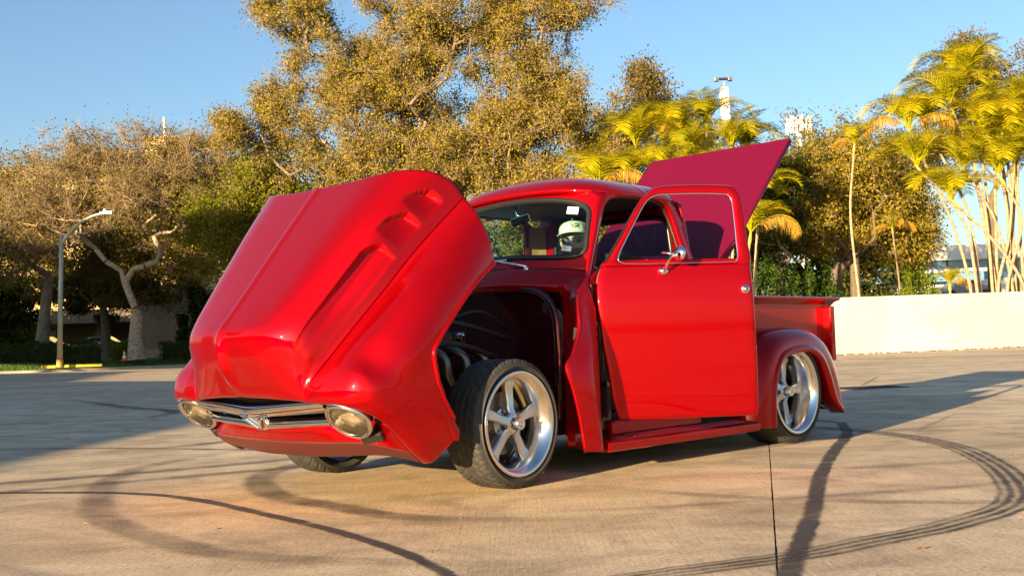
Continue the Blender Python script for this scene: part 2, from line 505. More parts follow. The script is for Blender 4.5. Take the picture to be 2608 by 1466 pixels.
skid([(-4.4, 5.6), (-3.3, 6.15), (-2.2, 6.8), (-1.2, 7.4), (-0.2, 8.3)], 0.18, 0.45, 0, fade=0.3)
skid([(-3.6, 12.0), (-2.6, 11.4), (-2.3, 10.4), (-2.6, 9.4), (-3.3, 8.8)], 0.2, 0.7, 0, fade=0.25)
skid([(-4.8, 9.4), (-3.6, 9.3), (-2.2, 8.7), (-1.2, 8.2)], 0.1, 0.6, 0, fade=0.2)
skid([(0.3, 5.9), (0.9, 5.3), (1.7, 4.9), (2.6, 4.8), (3.6, 5.0)], 0.14, 0.3, 0, fade=0.3)
skid([(0.4, 7.0), (1.6, 7.5), (3.0, 8.6), (4.6, 8.9)], 0.12, 0.3, 0, fade=0.3)
skid([(-9, 22), (-6, 17), (-4.6, 15), (-4.5, 13)], 0.25, 0.6, 0, fade=0.3)
skid([(3.2, 30), (8, 33), (14, 32), (24, 33)], 0.5, 0.5, 0, fade=0.3)

skid([(4.95, 16.0), (5.6, 17.6), (6.4, 19.6)], .02, 1.3, fade=.2)
skid([(2.95, 8.3), (3.4, 9.1), (4.05, 10.2)], .010, 1.3, fade=.2)
skid([(-.2, 4.95), (.5, 4.95), (1.2, 5.1), (2.2, 5.35), (3.2, 5.9)], .10, .28, fade=.3)
skid([(-3.9, 4.9), (-2.6, 4.4), (-1.3, 3.6), (-.6, 3.0)], .12, .25, fade=.3)
skid([(1.1, 6.4), (2.0, 6.2), (3.4, 6.6), (4.4, 7.4)], .14, .25, fade=.3)
# iron drain grate set in the slab behind the truck
gr = empty('drain_grate', (4.9, 15.5, 0.0), R(12), label='flat iron drain grate set in the concrete right behind the truck', category='drain grate')
M['iron_dark'] = mat('dark_cast_iron', (0.03, 0.03, 0.035), 0.6, 0.6)
mb = MB()
for s in (-1, 1):
    mb.box((0, s * 0.29, 0.006), (0.9, 0.03, 0.01)); mb.box((s * 0.44, 0, 0.006), (0.02, 0.55, 0.01))
mb.build('frame', M['iron_dark'], gr)
bar = MB().box((0, 0, 0.005), (0.035, 0.55, 0.008)).build('bar', M['iron_dark'], gr); bar.location.x = -0.36
for i in range(1, 10):
    c = bar.copy(); COL.objects.link(c); c.location.x = -0.36 + 0.08 * i

# ------------------------------------------------------------------ white wall
M['white_wall'] = noisy('white_render', (0.52, 0.475, 0.42), (0.64, 0.59, 0.53), 0.5, detail=6, rough=0.85, bump=0.25, bscale=25, bdist=0.01)
wall = MB()
WA, WB, WC = Vector((5.6, 37.6, 0)), Vector((21.5, 46.6, 0)), Vector((44, 58.5, 0))
def wall_seg(a, b, za, zb):
    d = (b - a).normalized(); n = Vector((-d.y, d.x, 0)) * 0.22
    V = [a, b, b + n, a + n, a + Vector((0, 0, za)), b + Vector((0, 0, zb)), b + n + Vector((0, 0, zb)), a + n + Vector((0, 0, za))]
    wall.add(V, [(0, 1, 5, 4), (1, 2, 6, 5), (2, 3, 7, 6), (3, 0, 4, 7), (4, 5, 6, 7)])
wall_seg(WA, WC, 2.0, 2.75)
w_o = wall.build('white_wall', M['white_wall'], bevel=0.02)
tag(w_o, 'long low white rendered wall behind the red truck at the right', 'wall')
# dirt gathered along the wall's foot
mb = MB(); d = (WC - WA).normalized(); nn = Vector((-d.y, d.x, 0))
for i in range(260):
    q = WA + d * random.uniform(4, 30) - nn * abs(random.gauss(0, 0.10))
    s = random.uniform(0.02, 0.07)
    mb.box((q.x, q.y, s * 0.3), (s * 1.6, s, s * 0.6), Matrix.Rotation(random.uniform(0, 3), 3, 'Z'))
tag(mb.build('leaf_litter', M['soil']), 'brown litter gathered along the foot of the white wall', 'litter', kind='stuff')

# ------------------------------------------------------------------ buildings
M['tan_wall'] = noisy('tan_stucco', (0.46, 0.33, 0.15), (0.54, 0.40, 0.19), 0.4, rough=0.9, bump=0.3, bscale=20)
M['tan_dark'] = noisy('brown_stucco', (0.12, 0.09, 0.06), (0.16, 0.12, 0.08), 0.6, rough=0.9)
M['dark_glass'] = mat('dark_window', (0.02, 0.03, 0.04), 0.12, 0.0, spec=0.8)
M['blue_glass'] = mat('blue_window', (0.10, 0.22, 0.34), 0.1, 0.0, spec=0.9)
M['white_paint'] = noisy('white_fascia', (0.70, 0.68, 0.63), (0.78, 0.76, 0.72), 0.3, rough=0.7)

b1 = empty('office_building', (-50, 118, 0), 0, label='tan office building with a square roof tower behind the left trees', category='building')
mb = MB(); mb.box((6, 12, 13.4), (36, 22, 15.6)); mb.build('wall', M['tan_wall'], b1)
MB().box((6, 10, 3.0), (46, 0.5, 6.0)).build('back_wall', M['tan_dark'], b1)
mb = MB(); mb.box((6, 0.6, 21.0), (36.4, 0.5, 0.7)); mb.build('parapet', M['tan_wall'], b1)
mb = MB(); mb.box((13.8, -2.0, 12.1), (3.3, 3.4, 22.4)); tw = mb.build('tower', M['tan_wall'], b1)
mb = MB(); mb.box((13.8, -2.0, 23.45), (3.5, 3.6, 0.3)); mb.build('cap', M['tan_wall'], tw)
mb = MB(); mb.tube([(14.0, -2, 23.5), (13.9, -2, 25.9)], 0.14, 8); mb.build('antenna', M['white_paint'], tw)
for r_ in range(1):
    for c_ in range(9):
        fx = -10 + c_ * 3.7
        if abs(fx - 13.8) < 2.2: continue
        mb = MB(); mb.box((fx, 0.98, 8.0 + r_ * 3.2), (2.4, 0.12, 1.5))
        w_ = mb.build('window', M['dark_glass'], b1)
mb = MB(); mb.box((6, 2.0, 5.2), (44, 8, 1.4)); mb.build('floor_slab', M['tan_dark'], b1)
for x_ in range(-14, 27, 5):
    MB().box((x_, 0.5, 2.4), (0.8, 0.8, 4.6)).build('column', M['tan_dark'], b1)
b2 = empty('stair_block', (-31.6, 101, 0), R(2), label='plain tan wall block low behind the forked tree', category='building')
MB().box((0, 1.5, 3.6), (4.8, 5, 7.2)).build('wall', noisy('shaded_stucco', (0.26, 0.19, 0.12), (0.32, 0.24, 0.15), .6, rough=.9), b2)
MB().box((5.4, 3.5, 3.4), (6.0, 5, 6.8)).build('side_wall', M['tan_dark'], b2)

b3 = empty('white_building', (47, 112, 0), R(-4), label='white building with blue window bands beyond the palms', category='building')
MB().box((0, 6, 3.0), (26, 10, 6.0)).build('lower_wall', M['white_paint'], b3)
for i in range(10): MB().box((-11.4 + i * 2.5, 0.9, 7.0), (2.3, 0.1, 1.9)).build('window', M['blue_glass'], b3)
MB().box((0, 6, 7.0), (25.5, 9.8, 2.0)).build('core', M['tan_dark'], b3)
MB().box((0, 6, 8.7), (27, 11.5, 1.5)).build('fascia', M['white_paint'], b3)
b4 = empty('awning_kiosk', (33.5, 92, 0), R(-6), label='low flat-roofed white pavilion with blue fascia behind the wall', category='building')
MB().box((0, 2, 2.4), (9, 4, 4.8)).build('wall', M['white_paint'], b4)
MB().box((0, 1.6, 5.2), (10.2, 5.4, 0.75)).build('fascia', M['blue_glass'], b4)
MB().box((0, 1.6, 5.7), (10.6, 5.8, 0.25)).build('roof', M['white_paint'], b4)
# unseen block added behind the camera, outlined to shade the left of the lot
hd = Vector((math.cos(SHADOW_HEAD), math.sin(SHADOW_HEAD), 0)); sd = Vector((-hd.y, hd.x, 0))
b5 = empty('unseen_shade_block', (0, 0, 0), 0, label='long unseen block behind the camera to the left, shaped to cast shade', category='building')
TE = math.tan(SUN_EL)
def caster(name, top, bot, s0, depth, m):
    mb = MB(); n_ = len(top); V = []
    for s_ in (s0, s0 - depth):
        for (w_, h_), (_, b_) in zip(top, bot):
            q = sd * w_ + hd * s_
            V += [(q.x, q.y, b_), (q.x, q.y, h_)]
    F = []
    for k_ in range(n_ - 1):
        a = 2 * k_; b = 2 * n_ + 2 * k_
        F += [(a, a + 2, a + 3, a + 1), (b, b + 1, b + 3, b + 2), (a + 1, a + 3, b + 3, b + 1), (a, b, b + 2, a + 2)]
    e = 2 * n_ - 2
    F += [(0, 1, 2 * n_ + 1, 2 * n_), (e, 2 * n_ + e, 2 * n_ + e + 1, e + 1)]
    mb.add(V, F); return mb.build(name, m, b5, recalc=True)
S0 = -12
hh = lambda s_: TE * (s_ - S0)
top = [(-1.0, 0.9), (8, hh(5.4)), (9.5, hh(8.1)), (13, hh(13.0)), (18, hh(18.8)), (25, hh(22.3)), (33.5, hh(23.5)), (42, hh(31.0)), (50, hh(39.0)), (64.5, hh(40.3)), (120, hh(40.3))]
caster('lower_wall', top, [(w_, 0) for w_, _ in top], S0, 2.0, M['tan_dark'])  # lower part of the unseen shade block, its top edge shaped for the ground shade
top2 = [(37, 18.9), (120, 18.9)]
caster('upper_shade_slab', top2, [(37, hh(44.5) + 0.62), (120, hh(44.5) + 0.62)], S0, 2.0, M['tan_dark'])  # raised slab over a slit, shaped to keep the far undergrowth dark
for w_ in range(40, 121, 8):
    q = sd * w_ + hd * (S0 - 1); MB().box((q.x, q.y, 8.6), (0.35, 0.35, 3.5)).build('column', M['tan_dark'], b5)

# ------------------------------------------------------------------ street furniture
M['galv'] = noisy('grey_green_pole_paint', (0.34, 0.36, 0.28), (0.44, 0.44, 0.34), 3, rough=0.45, metal=0.3)
lp = empty('street_lamp', (-28.6, 70.0, 0.3), 0, label='tall pale green lamp post with curved arm on the left verge', category='street lamp')
MB().tube([(0, 0, 0), (0.02, 0, 0.5)], 0.20, 12).build('base', mat('ochre_base', (0.42, 0.26, 0.06), 0.6), lp)
MB().tube([(0.02, 0, 0.45), (0.1, 0, 4.2), (0.22, 0, 8.3)], [0.17, 0.145, 0.12], 14).build('pole', M['galv'], lp, smooth=True)
arm = catmull(np.array([(0.2, 0, 7.75), (0.9, -0.05, 8.6), (1.6, -0.1, 9.15), (2.4, -0.15, 9.5), (3.1, -0.2, 9.6)], float), 6)
MB().tube(arm, list(np.linspace(0.11, 0.07, len(arm))), 10).build('arm', M['galv'], lp, smooth=True)
hm = MB(); hm.prism([(-0.45, -0.15), (0.35, -0.19), (0.5, -0.08), (0.5, 0.08), (0.35, 0.19), (-0.45, 0.15)], -0.05, 0.07, Matrix.Translation((3.2, -0.2, 9.62)) @ Matrix.Rotation(R(-3), 4, 'Y'))
hd_ = hm.build('lamp_head', M['alu_satin'], lp, bevel=0.02)
MB().lathe([(0.0, 0.20), (0.09, 0.18), (0.1, 0.07), (0.1, 0.0)], 12, Matrix.Translation((3.05, -0.2, 9.68))).build('photocell', M['white_paint'], hd_)
MB().prism([(-0.2, -0.14), (0.34, -0.14), (0.34, 0.14), (-0.2, 0.14)], -0.09, -0.055, Matrix.Translation((3.2, -0.2, 9.62))).build('lens', mat('lamp_lens', (0.6, 0.6, 0.55), 0.2), hd_)

cn = empty('traffic_cone', (-25.92, 74.0, 0.58), 0, label='small orange cone with white collars beside the forked tree', category='traffic cone')
M['orange'] = mat('orange_plastic', (0.80, 0.10, 0.01), 0.5)
MB().box((0, 0, 0.02), (0.36, 0.36, 0.04)).build('base', M['orange'], cn, bevel=0.01)
MB().lathe([(0.14, 0.04), (0.105, 0.2), (0.062, 0.42), (0.03, 0.70), (0.0, 0.70)], 20).build('body', M['orange'], cn, smooth=True)
MB().lathe([(0.117, 0.18), (0.090, 0.33)], 20).build('collar', mat('white_band', (0.8, 0.8, 0.8), 0.5), cn, smooth=True)
MB().lathe([(0.070, 0.42), (0.052, 0.54)], 20).build('collar', M['white_paint'], cn, smooth=True)

M['yellow'] = noisy('yellow_kerb_paint', (0.55, 0.40, 0.02), (0.42, 0.32, 0.04), 4, rough=0.8)
def stop(x, y, z, l, rz, lab):
    mb = MB(); mb.prism([(-0.09, 0), (-0.06, 0.16), (0.06, 0.16), (0.09, 0)], -l / 2, l / 2, Matrix.Translation((x, y, z)) @ Matrix.Rotation(rz, 4, 'Z') @ Matrix.Rotation(R(90), 4, 'X') )
    tag(mb.build('wheel_stop', M['yellow'], bevel=0.01), lab, 'wheel stop')
stop(-29.6, 70.8, 0.26, 1.0, R(80), 'short yellow block left of the lamp post foot')
stop(-27.4, 70.8, 0.27, 2.4, R(88), 'long low yellow kerb block right of the lamp post foot')

cp = empty('concrete_pole', (18.3, 90, 0), 0, label='tall square concrete pole above the middle palms', category='pole')
MB().add([(-.55, -.55, 0), (.55, -.55, 0), (.55, .55, 0), (-.55, .55, 0), (-.75, -.3, 21.2), (-.15, -.3, 21.2), (-.15, .3, 21.2), (-.75, .3, 21.2)],
         [(0, 1, 5, 4), (1, 2, 6, 5), (2, 3, 7, 6), (3, 0, 4, 7), (4, 5, 6, 7)]).build('shaft', M['white_paint'], cp)
MB().box((-.47, 0, 21.45), (.2, .2, .6)).build('neck', M['alu_satin'], cp)
hb = MB().box((-.47, 0, 21.95), (.9, .3, .16)).build('crossbar', M['iron_dark'], cp)
for s in (-1, 1): MB().box((-.47 + s * .55, 0, 21.9), (.35, .4, .28)).build('floodlight', M['iron'], cp, bevel=0.02)

ca = empty('cell_mast', (39.7, 150, 0), 0, label='white panel antennas on a mast far behind the right oaks', category='antenna mast')
MB().tube([(0, 0, 0), (0, 0, 30)], 0.35, 10).build('mast', M['white_paint'], ca)
pa = MB().box((0, 0, 0), (0.5, 0.3, 2.2)).build('antenna_panel', M['white_paint'], ca, bevel=0.04); pa.location = (-1.5, 0, 29.2)
for i, (px_, pz_) in enumerate([(-.9, 29.6), (-.3, 29.4), (0.4, 29.7), (1.0, 29.2), (1.6, 29.5)]):
    c = pa.copy(); COL.objects.link(c); c.location = (px_, 0.4 * (i % 2), pz_)
MB().box((0, 0, 28.4), (3.4, 0.2, 0.2)).build('crossarm', M['white_paint'], ca)

# parked cars glimpsed under the trees
def car(loc, rz, m, lab):
    c = empty('parked_car', loc, rz, label=lab, category='car', group='cars parked beyond the planting')
    side = [(-2.2, .35), (-2.25, .75), (-2.0, .95), (-1.35, 1.0), (-.75, 1.42), (.7, 1.45), (1.45, .98), (2.1, .85), (2.25, .6), (2.2, .35)]
    Mx = Matrix.Translation((0, 0.85, 0)) @ Matrix.Rotation(R(90), 4, 'X')
    MB().prism(side, 0, 1.7, Mx).build('body', m, c, bevel=0.06)
    gl = [(-1.15, 1.02), (-.7, 1.36), (.62, 1.38), (1.2, 1.0)]
    MB().prism(gl, -0.01, 1.71, Mx).build('side_window', M['dark_glass'], c)
    for x_ in (-1.4, 1.4):
        for y_ in (-.8, .8):
            wv = MB().lathe([(0, -.1), (.32, -.1), (.33, 0), (.32, .1), (0, .1)], 18, Matrix.Translation((x_, y_, .33)) @ Matrix.Rotation(R(90), 4, 'X')).build('wheel', M['rubber'], c)
    return c
M['car_white'] = mat('white_car_paint', (0.30, 0.33, 0.36), 0.3, coat=1)
M['car_grey'] = mat('grey_car_paint', (0.12, 0.15, 0.2), 0.3, coat=1)
car((-35.6, 96, 1.2), R(4), M['car_white'], 'pale grey car under the trees left of the forked trunk')
car((-41.2, 97, 1.35), R(-3), M['car_grey'], 'grey car glimpsed beyond the hedge at the far left')
car((36.5, 90.0, 3.4), R(8), M['car_grey'], 'grey car behind the white wall below the palm stems')
MB_ = MB().box((36.5, 92.5, 1.6), (18, 9, 3.4)); tag(MB_.build('car_park_deck', M['white_paint']), kind='structure')
MB_ = MB().box((-38, 97, 0.9), (24, 8, 1.0)); tag(MB_.build('car_park_pavement', M['concrete']), kind='structure')

# ------------------------------------------------------------------ vegetation
def tubes_np(segs, sides=5):
    """segs: array (n, 8): x0 y0 z0 r0 x1 y1 z1 r1 -> verts, faces"""
    segs = np.asarray(segs, float); n = len(segs)
    a = segs[:, 0:3]; r0 = segs[:, 3]; b = segs[:, 4:7]; r1 = segs[:, 7]
    t = b - a; t /= np.maximum(np.linalg.norm(t, axis=1), 1e-6)[:, None]
    up = np.where(np.abs(t[:, 2:3]) < 0.9, np.array([[0, 0, 1.0]]), np.array([[1.0, 0, 0]]))
    u = np.cross(t, up); u /= np.linalg.norm(u, axis=1)[:, None]; v = np.cross(t, u)
    ang = np.arange(sides) * 2 * np.pi / sides
    ring = u[:, None, :] * np.cos(ang)[None, :, None] + v[:, None, :] * np.sin(ang)[None, :, None]
    V = np.concatenate([a[:, None] + ring * r0[:, None, None], b[:, None] + ring * r1[:, None, None]], 1).reshape(-1, 3)
    base = np.arange(n)[:, None] * 2 * sides; k = np.arange(sides)[None]; k2 = (k + 1) % sides
    F = np.stack([base + k, base + k2, base + sides + k2, base + sides + k], -1).reshape(-1, 4)
    return V, F

def leaf_quads(C, size, rng, droop=0.0):
    """little folded blades at points C"""
    n = len(C)
    d = rng.normal(size=(n, 3)); d[:, 2] -= droop; d /= np.linalg.norm(d, axis=1)[:, None]
    e = rng.normal(size=(n, 3)); e -= d * (e * d).sum(1)[:, None]; e /= np.linalg.norm(e, axis=1)[:, None]
    s = size * rng.uniform(0.6, 1.3, n)[:, None]
    V = np.stack([C - d * s * .5, C + e * s * .26, C + d * s * .5, C - e * s * .26], 1).reshape(-1, 3)
    return V, np.arange(4 * n).reshape(-1, 4)

def grow(trunk, targets, step=0.9, jit=0.12, rng=None, tipr=0.02, power=2.4, sag=0.0):
    """connects the targets to the trunk: returns segments and the twig end directions"""
    pos = [tuple(p) for p in trunk]; par = [-1] + list(range(len(trunk) - 1))
    P = np.zeros((60000, 3)); P[:len(trunk)] = trunk; n = len(trunk)
    root = np.array(trunk[-1])
    order = np.argsort(np.linalg.norm(targets - root, axis=1))
    depth = np.zeros(60000); depth[:n] = np.arange(n)
    for i in order:
        T = targets[i]
        d = np.linalg.norm(P[1:n] - T, axis=1) + 0.10 * depth[1:n]
        j = int(np.argmin(d)) + 1
        L_ = np.linalg.norm(T - P[j]); k = max(1, int(L_ / step)); prev = j
        for q in range(1, k + 1):
            f = q / k
            p = P[j] * (1 - f) + T * f + (rng.normal(size=3) * jit * L_ ** .5 * (1 if q < k else 0)) + np.array([0, 0, sag * math.sin(f * 3.14) * L_])
            P[n] = p; par.append(prev); depth[n] = depth[prev] + 1; prev = n; n += 1
    w = np.zeros(n); child = np.zeros(n, bool)
    for i in range(n - 1, 0, -1):
        if not child[i]: w[i] = tipr ** power
        w[par[i]] += w[i]; child[par[i]] = True
    r = w ** (1 / power)
    return P[:n], np.array(par), r

def blob_points(ells, n, rng, clumps=60, spread=0.16, shell=0.35):
    """points inside the ellipsoids (c, radii, weight), gathered in clumps so that gaps stay open"""
    W = np.array([e[2] for e in ells], float); W /= W.sum()
    cl = []
    for _ in range(clumps):
        c, rd, _w = ells[rng.choice(len(ells), p=W)]
        d = rng.normal(size=3); d /= np.linalg.norm(d); q = rng.uniform(shell, 1.0) ** 0.6
        cl.append((np.array(c) + d * q * np.array(rd), np.array(rd) * spread))
    out = np.zeros((n, 3))
    for i in range(n):
        c, s = cl[rng.integers(len(cl))]
        out[i] = c + rng.normal(size=3) * s
    return out

def tree(name, label, trunk, ells, ntips, nleaves, lsize, leaf_m, bark_m, twig_m, seed, clumps=60, spread=0.16, trunk_r=0.4, twigs=8, leaf_spread=0.42, zmin=2.0, droop=0.3, group=None, twiglen=0.7, tipr=0.022, extra=None, cat='tree'):
    rng = np.random.default_rng(seed)
    T = blob_points(ells, ntips, rng, clumps, spread)
    T = T[T[:, 2] > zmin]
    if extra is not None: T = np.vstack([T, extra])
    P, par, r = grow(np.array(trunk, float), T, rng=rng, tipr=tipr)
    k = trunk_r / max(r[1], 1e-3) if r[1] > trunk_r else 1.0
    nt = len(trunk)
    rr = np.minimum(r, trunk_r)
    rr[:nt] = np.maximum(rr[:nt], trunk_r * np.linspace(1.0, 0.7, nt)); rr[0] = trunk_r * 1.35
    root = empty(name, tuple(trunk[0]), 0, label=label, category=cat, group=group)
    org = np.array(trunk[0], float)
    i = np.arange(1, len(P))
    seg = np.c_[P[par[i]] - org, rr[par[i]], P[i] - org, rr[i]]
    seg[nt - 1:, 3] = np.minimum(seg[nt - 1:, 3], seg[nt - 1:, 7] * 1.35)
    big = np.maximum(seg[:, 3], seg[:, 7]) > 0.07
    V1, F1 = tubes_np(seg[big], 9)
    np_mesh('trunk', V1, F1, bark_m, root, smooth=True)
    # twigs
    small = seg[~big]
    tips = P[i][~big] - org
    if len(tips) == 0: tips = P[i] - org
    m = int(len(T) * twigs)
    c = tips[rng.integers(0, len(tips), m)] + rng.normal(size=(m, 3)) * 0.12
    d = rng.normal(size=(m, 3)); d[:, 2] += 0.15; d /= np.linalg.norm(d, axis=1)[:, None]
    ln = rng.uniform(0.3, 1.0, m)[:, None] * twiglen
    mid = c + d * ln * .5 + rng.normal(size=(m, 3)) * .06
    tw = np.r_[small, np.c_[c, np.full(m, .016), mid, np.full(m, .012)], np.c_[mid, np.full(m, .012), c + d * ln + rng.normal(size=(m, 3)) * .08, np.full(m, .006)]]
    V2, F2 = tubes_np(tw, 3)
    o = np_mesh('twigs', V2, F2, twig_m, root); o['kind'] = 'stuff'
    # leaves sit along the twigs
    ends = np.r_[mid, c + d * ln]
    q = ends[rng.integers(0, len(ends), nleaves)] + rng.normal(size=(nleaves, 3)) * leaf_spread * np.array([1, 1, .8])
    V3, F3 = leaf_quads(q, lsize, rng, droop)
    o = np_mesh('crown', V3, F3, leaf_m, root); o['kind'] = 'stuff'
    return root

M['bark'] = noisy('oak_bark', (0.13, 0.10, 0.075), (0.26, 0.21, 0.16), 6, rough=0.95, bump=0.8, bscale=14, stretch=(2, 2, .4), bdist=0.05)
M['bark_dark'] = noisy('dark_oak_bark', (0.07, 0.055, 0.04), (0.14, 0.11, 0.08), 6, rough=0.95, bump=0.8, bscale=14, stretch=(2, 2, .4), bdist=0.05)
M['twig'] = noisy('dry_twigs', (0.17, 0.115, 0.06), (0.30, 0.22, 0.13), 3, rough=0.9)
M['twig_dark'] = noisy('brown_twigs', (0.14, 0.10, 0.06), (0.24, 0.18, 0.12), 3, rough=0.9)
M['oak'] = leafmat('oak_leaves', [(0.075, 0.08, 0.008), (0.195, 0.16, 0.016), (0.31, 0.25, 0.022), (0.28, 0.19, 0.04), (0.14, 0.14, 0.016)], 0.3)
M['oak_lime'] = leafmat('young_oak_leaves', [(0.07, 0.085, 0.01), (0.16, 0.17, 0.015), (0.21, 0.19, 0.02)], 0.35)
M['oak_brown'] = leafmat('dry_oak_leaves', [(0.09, 0.07, 0.02), (0.15, 0.11, 0.035), (0.08, 0.08, 0.02), (0.19, 0.13, 0.05)], 0.25)
M['oak_gold'] = leafmat('golden_oak_leaves', [(0.09, 0.08, 0.012), (0.22, 0.165, 0.022), (0.12, 0.12, 0.015), (0.28, 0.20, 0.045)], 0.3)
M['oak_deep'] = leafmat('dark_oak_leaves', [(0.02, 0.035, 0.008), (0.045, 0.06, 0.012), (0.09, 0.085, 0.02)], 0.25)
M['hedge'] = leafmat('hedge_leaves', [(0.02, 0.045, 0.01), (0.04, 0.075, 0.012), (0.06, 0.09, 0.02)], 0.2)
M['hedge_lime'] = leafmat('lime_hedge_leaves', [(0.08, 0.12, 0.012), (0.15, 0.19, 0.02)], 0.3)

# the big live oak behind the truck
tree('live_oak', 'huge golden green live oak towering behind the open bonnet and cab', [(-2.6, 63, 0), (-2.5, 63, 2.2), (-2.2, 63, 4.2), (-2.0, 63, 6.0)],
     [((-2.0, 63, 15.5), (6.3, 4.5, 5.6), 1.6), ((-7.8, 62, 13.0), (5.0, 4, 4.0), 1.0), ((2.0, 62, 11.5), (4.4, 4, 4.8), 1.2), ((-3.5, 60.5, 9.2), (7.6, 3.5, 3.4), 1.2), ((0.5, 63, 20.0), (5.0, 4, 3.2), .9), ((-5.5, 63, 18.6), (3.4, 3, 2.6), .4), ((-11.0, 62, 16.4), (3.6, 2, 1.8), .28), ((-12.0, 62, 20.2), (2.4, 2, 1.6), .13), ((-13.6, 62, 13.6), (3.0, 2, 2.4), .3), ((2.8, 62, 6.8), (3.8, 3, 1.8), .4), ((-9.5, 62, 18.2), (2.6, 2, 2.2), .2)],
     2700, 250000, 0.150, M['oak'], M['bark'], M['twig'], 3, clumps=430, spread=0.105, trunk_r=0.75, twigs=15, leaf_spread=0.24, zmin=4.6, twiglen=0.9)
tree('live_oak', 'lime tinted oak foliage low behind the bonnet top, right of the bare trees', [(-11.5, 68, 0), (-11.4, 68, 2.5), (-11.3, 68, 4.5)],
     [((-12, 68, 10.2), (5.5, 3.5, 3.0), 1), ((-7.0, 66, 8.8), (4, 3, 2.6), .7), ((-16.5, 68, 9.0), (3.5, 3, 2.6), .5)],
     600, 70000, 0.2, M['oak_lime'], M['bark'], M['twig'], 5, clumps=70, spread=0.17, trunk_r=0.5, twigs=10, leaf_spread=0.38, zmin=4.5)
tree('live_oak', 'brown thin topped oak far behind the middle palms', [(11.2, 86, 0), (11.2, 86, 5), (11.3, 86, 9)],
     [((10.8, 86, 15.5), (4.0, 4, 3.8), 1), ((11.0, 86, 20.2), (1.6, 2, 2.2), .28), ((14.2, 86, 16.3), (2.2, 3, 2.2), .35), ((8.0, 86, 15), (2, 2, 3), .3)],
     300, 26000, 0.26, M['oak_brown'], M['bark_dark'], M['twig_dark'], 8, clumps=50, spread=0.2, trunk_r=0.4, leaf_spread=0.5, zmin=8)
# trees of the left side
tree('forked_tree', 'pale forked trunk tree with sparse twiggy crown behind the orange cone', [(-25.75, 76, 0.6), (-25.85, 76, 1.9), (-25.72, 76, 3.4), (-25.7, 76, 3.7)],
     [((-29.0, 76, 12.2), (5.0, 4, 3.2), 1), ((-23.0, 76, 12.4), (4.6, 4, 3.2), 1), ((-26.0, 75, 14.8), (5.0, 3, 2.0), .6), ((-20.0, 76, 10.5), (2.6, 3, 2.4), .4), ((-32.0, 76, 10.4), (3.4, 3, 2.6), .5)],
     900, 26000, 0.17, M['oak_gold'], noisy('grey_bark', (0.22, 0.17, 0.12), (0.42, 0.34, 0.24), 5, rough=0.95, bump=0.8, bscale=12, bdist=.04), M['twig'], 21, clumps=90, spread=0.2, trunk_r=0.52, twigs=17, leaf_spread=0.45, zmin=8.2, twiglen=1.3,
     extra=np.array([(-26.75, 76, 6.74), (-28.5, 76, 8.3), (-24.15, 76, 7.34), (-22.2, 76, 9.6), (-24.4, 76, 10.5)]))
tree('dark_tree', 'dark trunked tree in shade left of the lamp post', [(-34.8, 82, 0.7), (-34.7, 82, 3.0), (-34.2, 82, 7.0)],
     [((-34.5, 82, 13.0), (6, 4, 3.6), 1), ((-39, 82, 11.5), (4, 4, 3.5), .6), ((-36.5, 80, 9.0), (5, 3, 2.6), .6)],
     560, 30000, 0.20, M['oak_gold'], M['bark'], M['twig'], 23, clumps=70, spread=0.2, trunk_r=0.5, twigs=20, leaf_spread=0.45, zmin=6.5, twiglen=1.2)
tree('dark_tree', 'leaning dark tree between the forked tree and the bonnet', [(-17.0, 80, 0.6), (-18.0, 80, 3.0), (-20.0, 80, 6.0)],
     [((-20.5, 80, 10.5), (4.6, 3, 3.4), 1), ((-16.0, 79, 9.0), (3.5, 3, 3.6), .9), ((-19, 80, 14.0), (3.4, 3, 2.0), .4)],
     560, 40000, 0.20, M['oak'], M['bark_dark'], M['twig'], 24, clumps=70, spread=0.2, trunk_r=0.42, twigs=22, leaf_spread=0.45, zmin=4.6, twiglen=1.2)
tree('dark_tree', 'golden brown tree close in front of the tan office building', [(-33, 90, 0.6), (-33, 90, 3.0), (-33.2, 90, 5.0)],
     [((-36, 90, 9.5), (6, 2.5, 3.6), 1), ((-29, 90, 9.0), (5, 2.5, 4.0), 1), ((-33, 90, 6.5), (7, 2, 1.8), .6)],
     560, 42000, 0.22, M['oak_gold'], M['bark_dark'], M['twig'], 25, clumps=80, spread=0.18, trunk_r=0.4, twigs=14, leaf_spread=0.45, zmin=4.6, twiglen=1.1)
# shaded wood closing the view under the crowns
def mass(name, lab, boxes, n_, size, m, seed, cat='shrub', kind=None, holes=0.0):
    rng = np.random.default_rng(seed); C = []
    tot = sum(b[3] * b[5] for b in boxes)
    for (cx_, cy_, cz_, sx_, sy_, sz_) in boxes:
        k_ = int(n_ * sx_ * sz_ / tot); q = rng.uniform(-.5, .5, (k_, 3))
        q[:, 2] = np.where(rng.random(k_) < .3, .5, q[:, 2]); q[:, 1] = np.where(rng.random(k_) < .5, -.5, q[:, 1])
        bump_ = 0.12 * np.sin(q[:, 0] * sx_ * 2.1 + seed) + 0.1 * np.sin(q[:, 0] * sx_ * 5.3)
        q = q * (sx_, sy_, sz_) + rng.normal(0, .05, (k_, 3)); q[:, 2] += bump_ * (q[:, 2] / sz_ + .5) * min(1, sz_)
        C.append(q + (cx_, cy_, cz_))
    V, F = leaf_quads(np.vstack(C), size, rng)
    o = np_mesh(name, V, F, m); tag(o, lab, cat, kind=kind)
    return o
mass('hedge', 'dark clipped hedge along the verge at the far left', [(-36.5, 76.2, 1.22, 16.2, 1.4, 1.25)], 15000, .15, M['hedge'], 31, 'hedge')
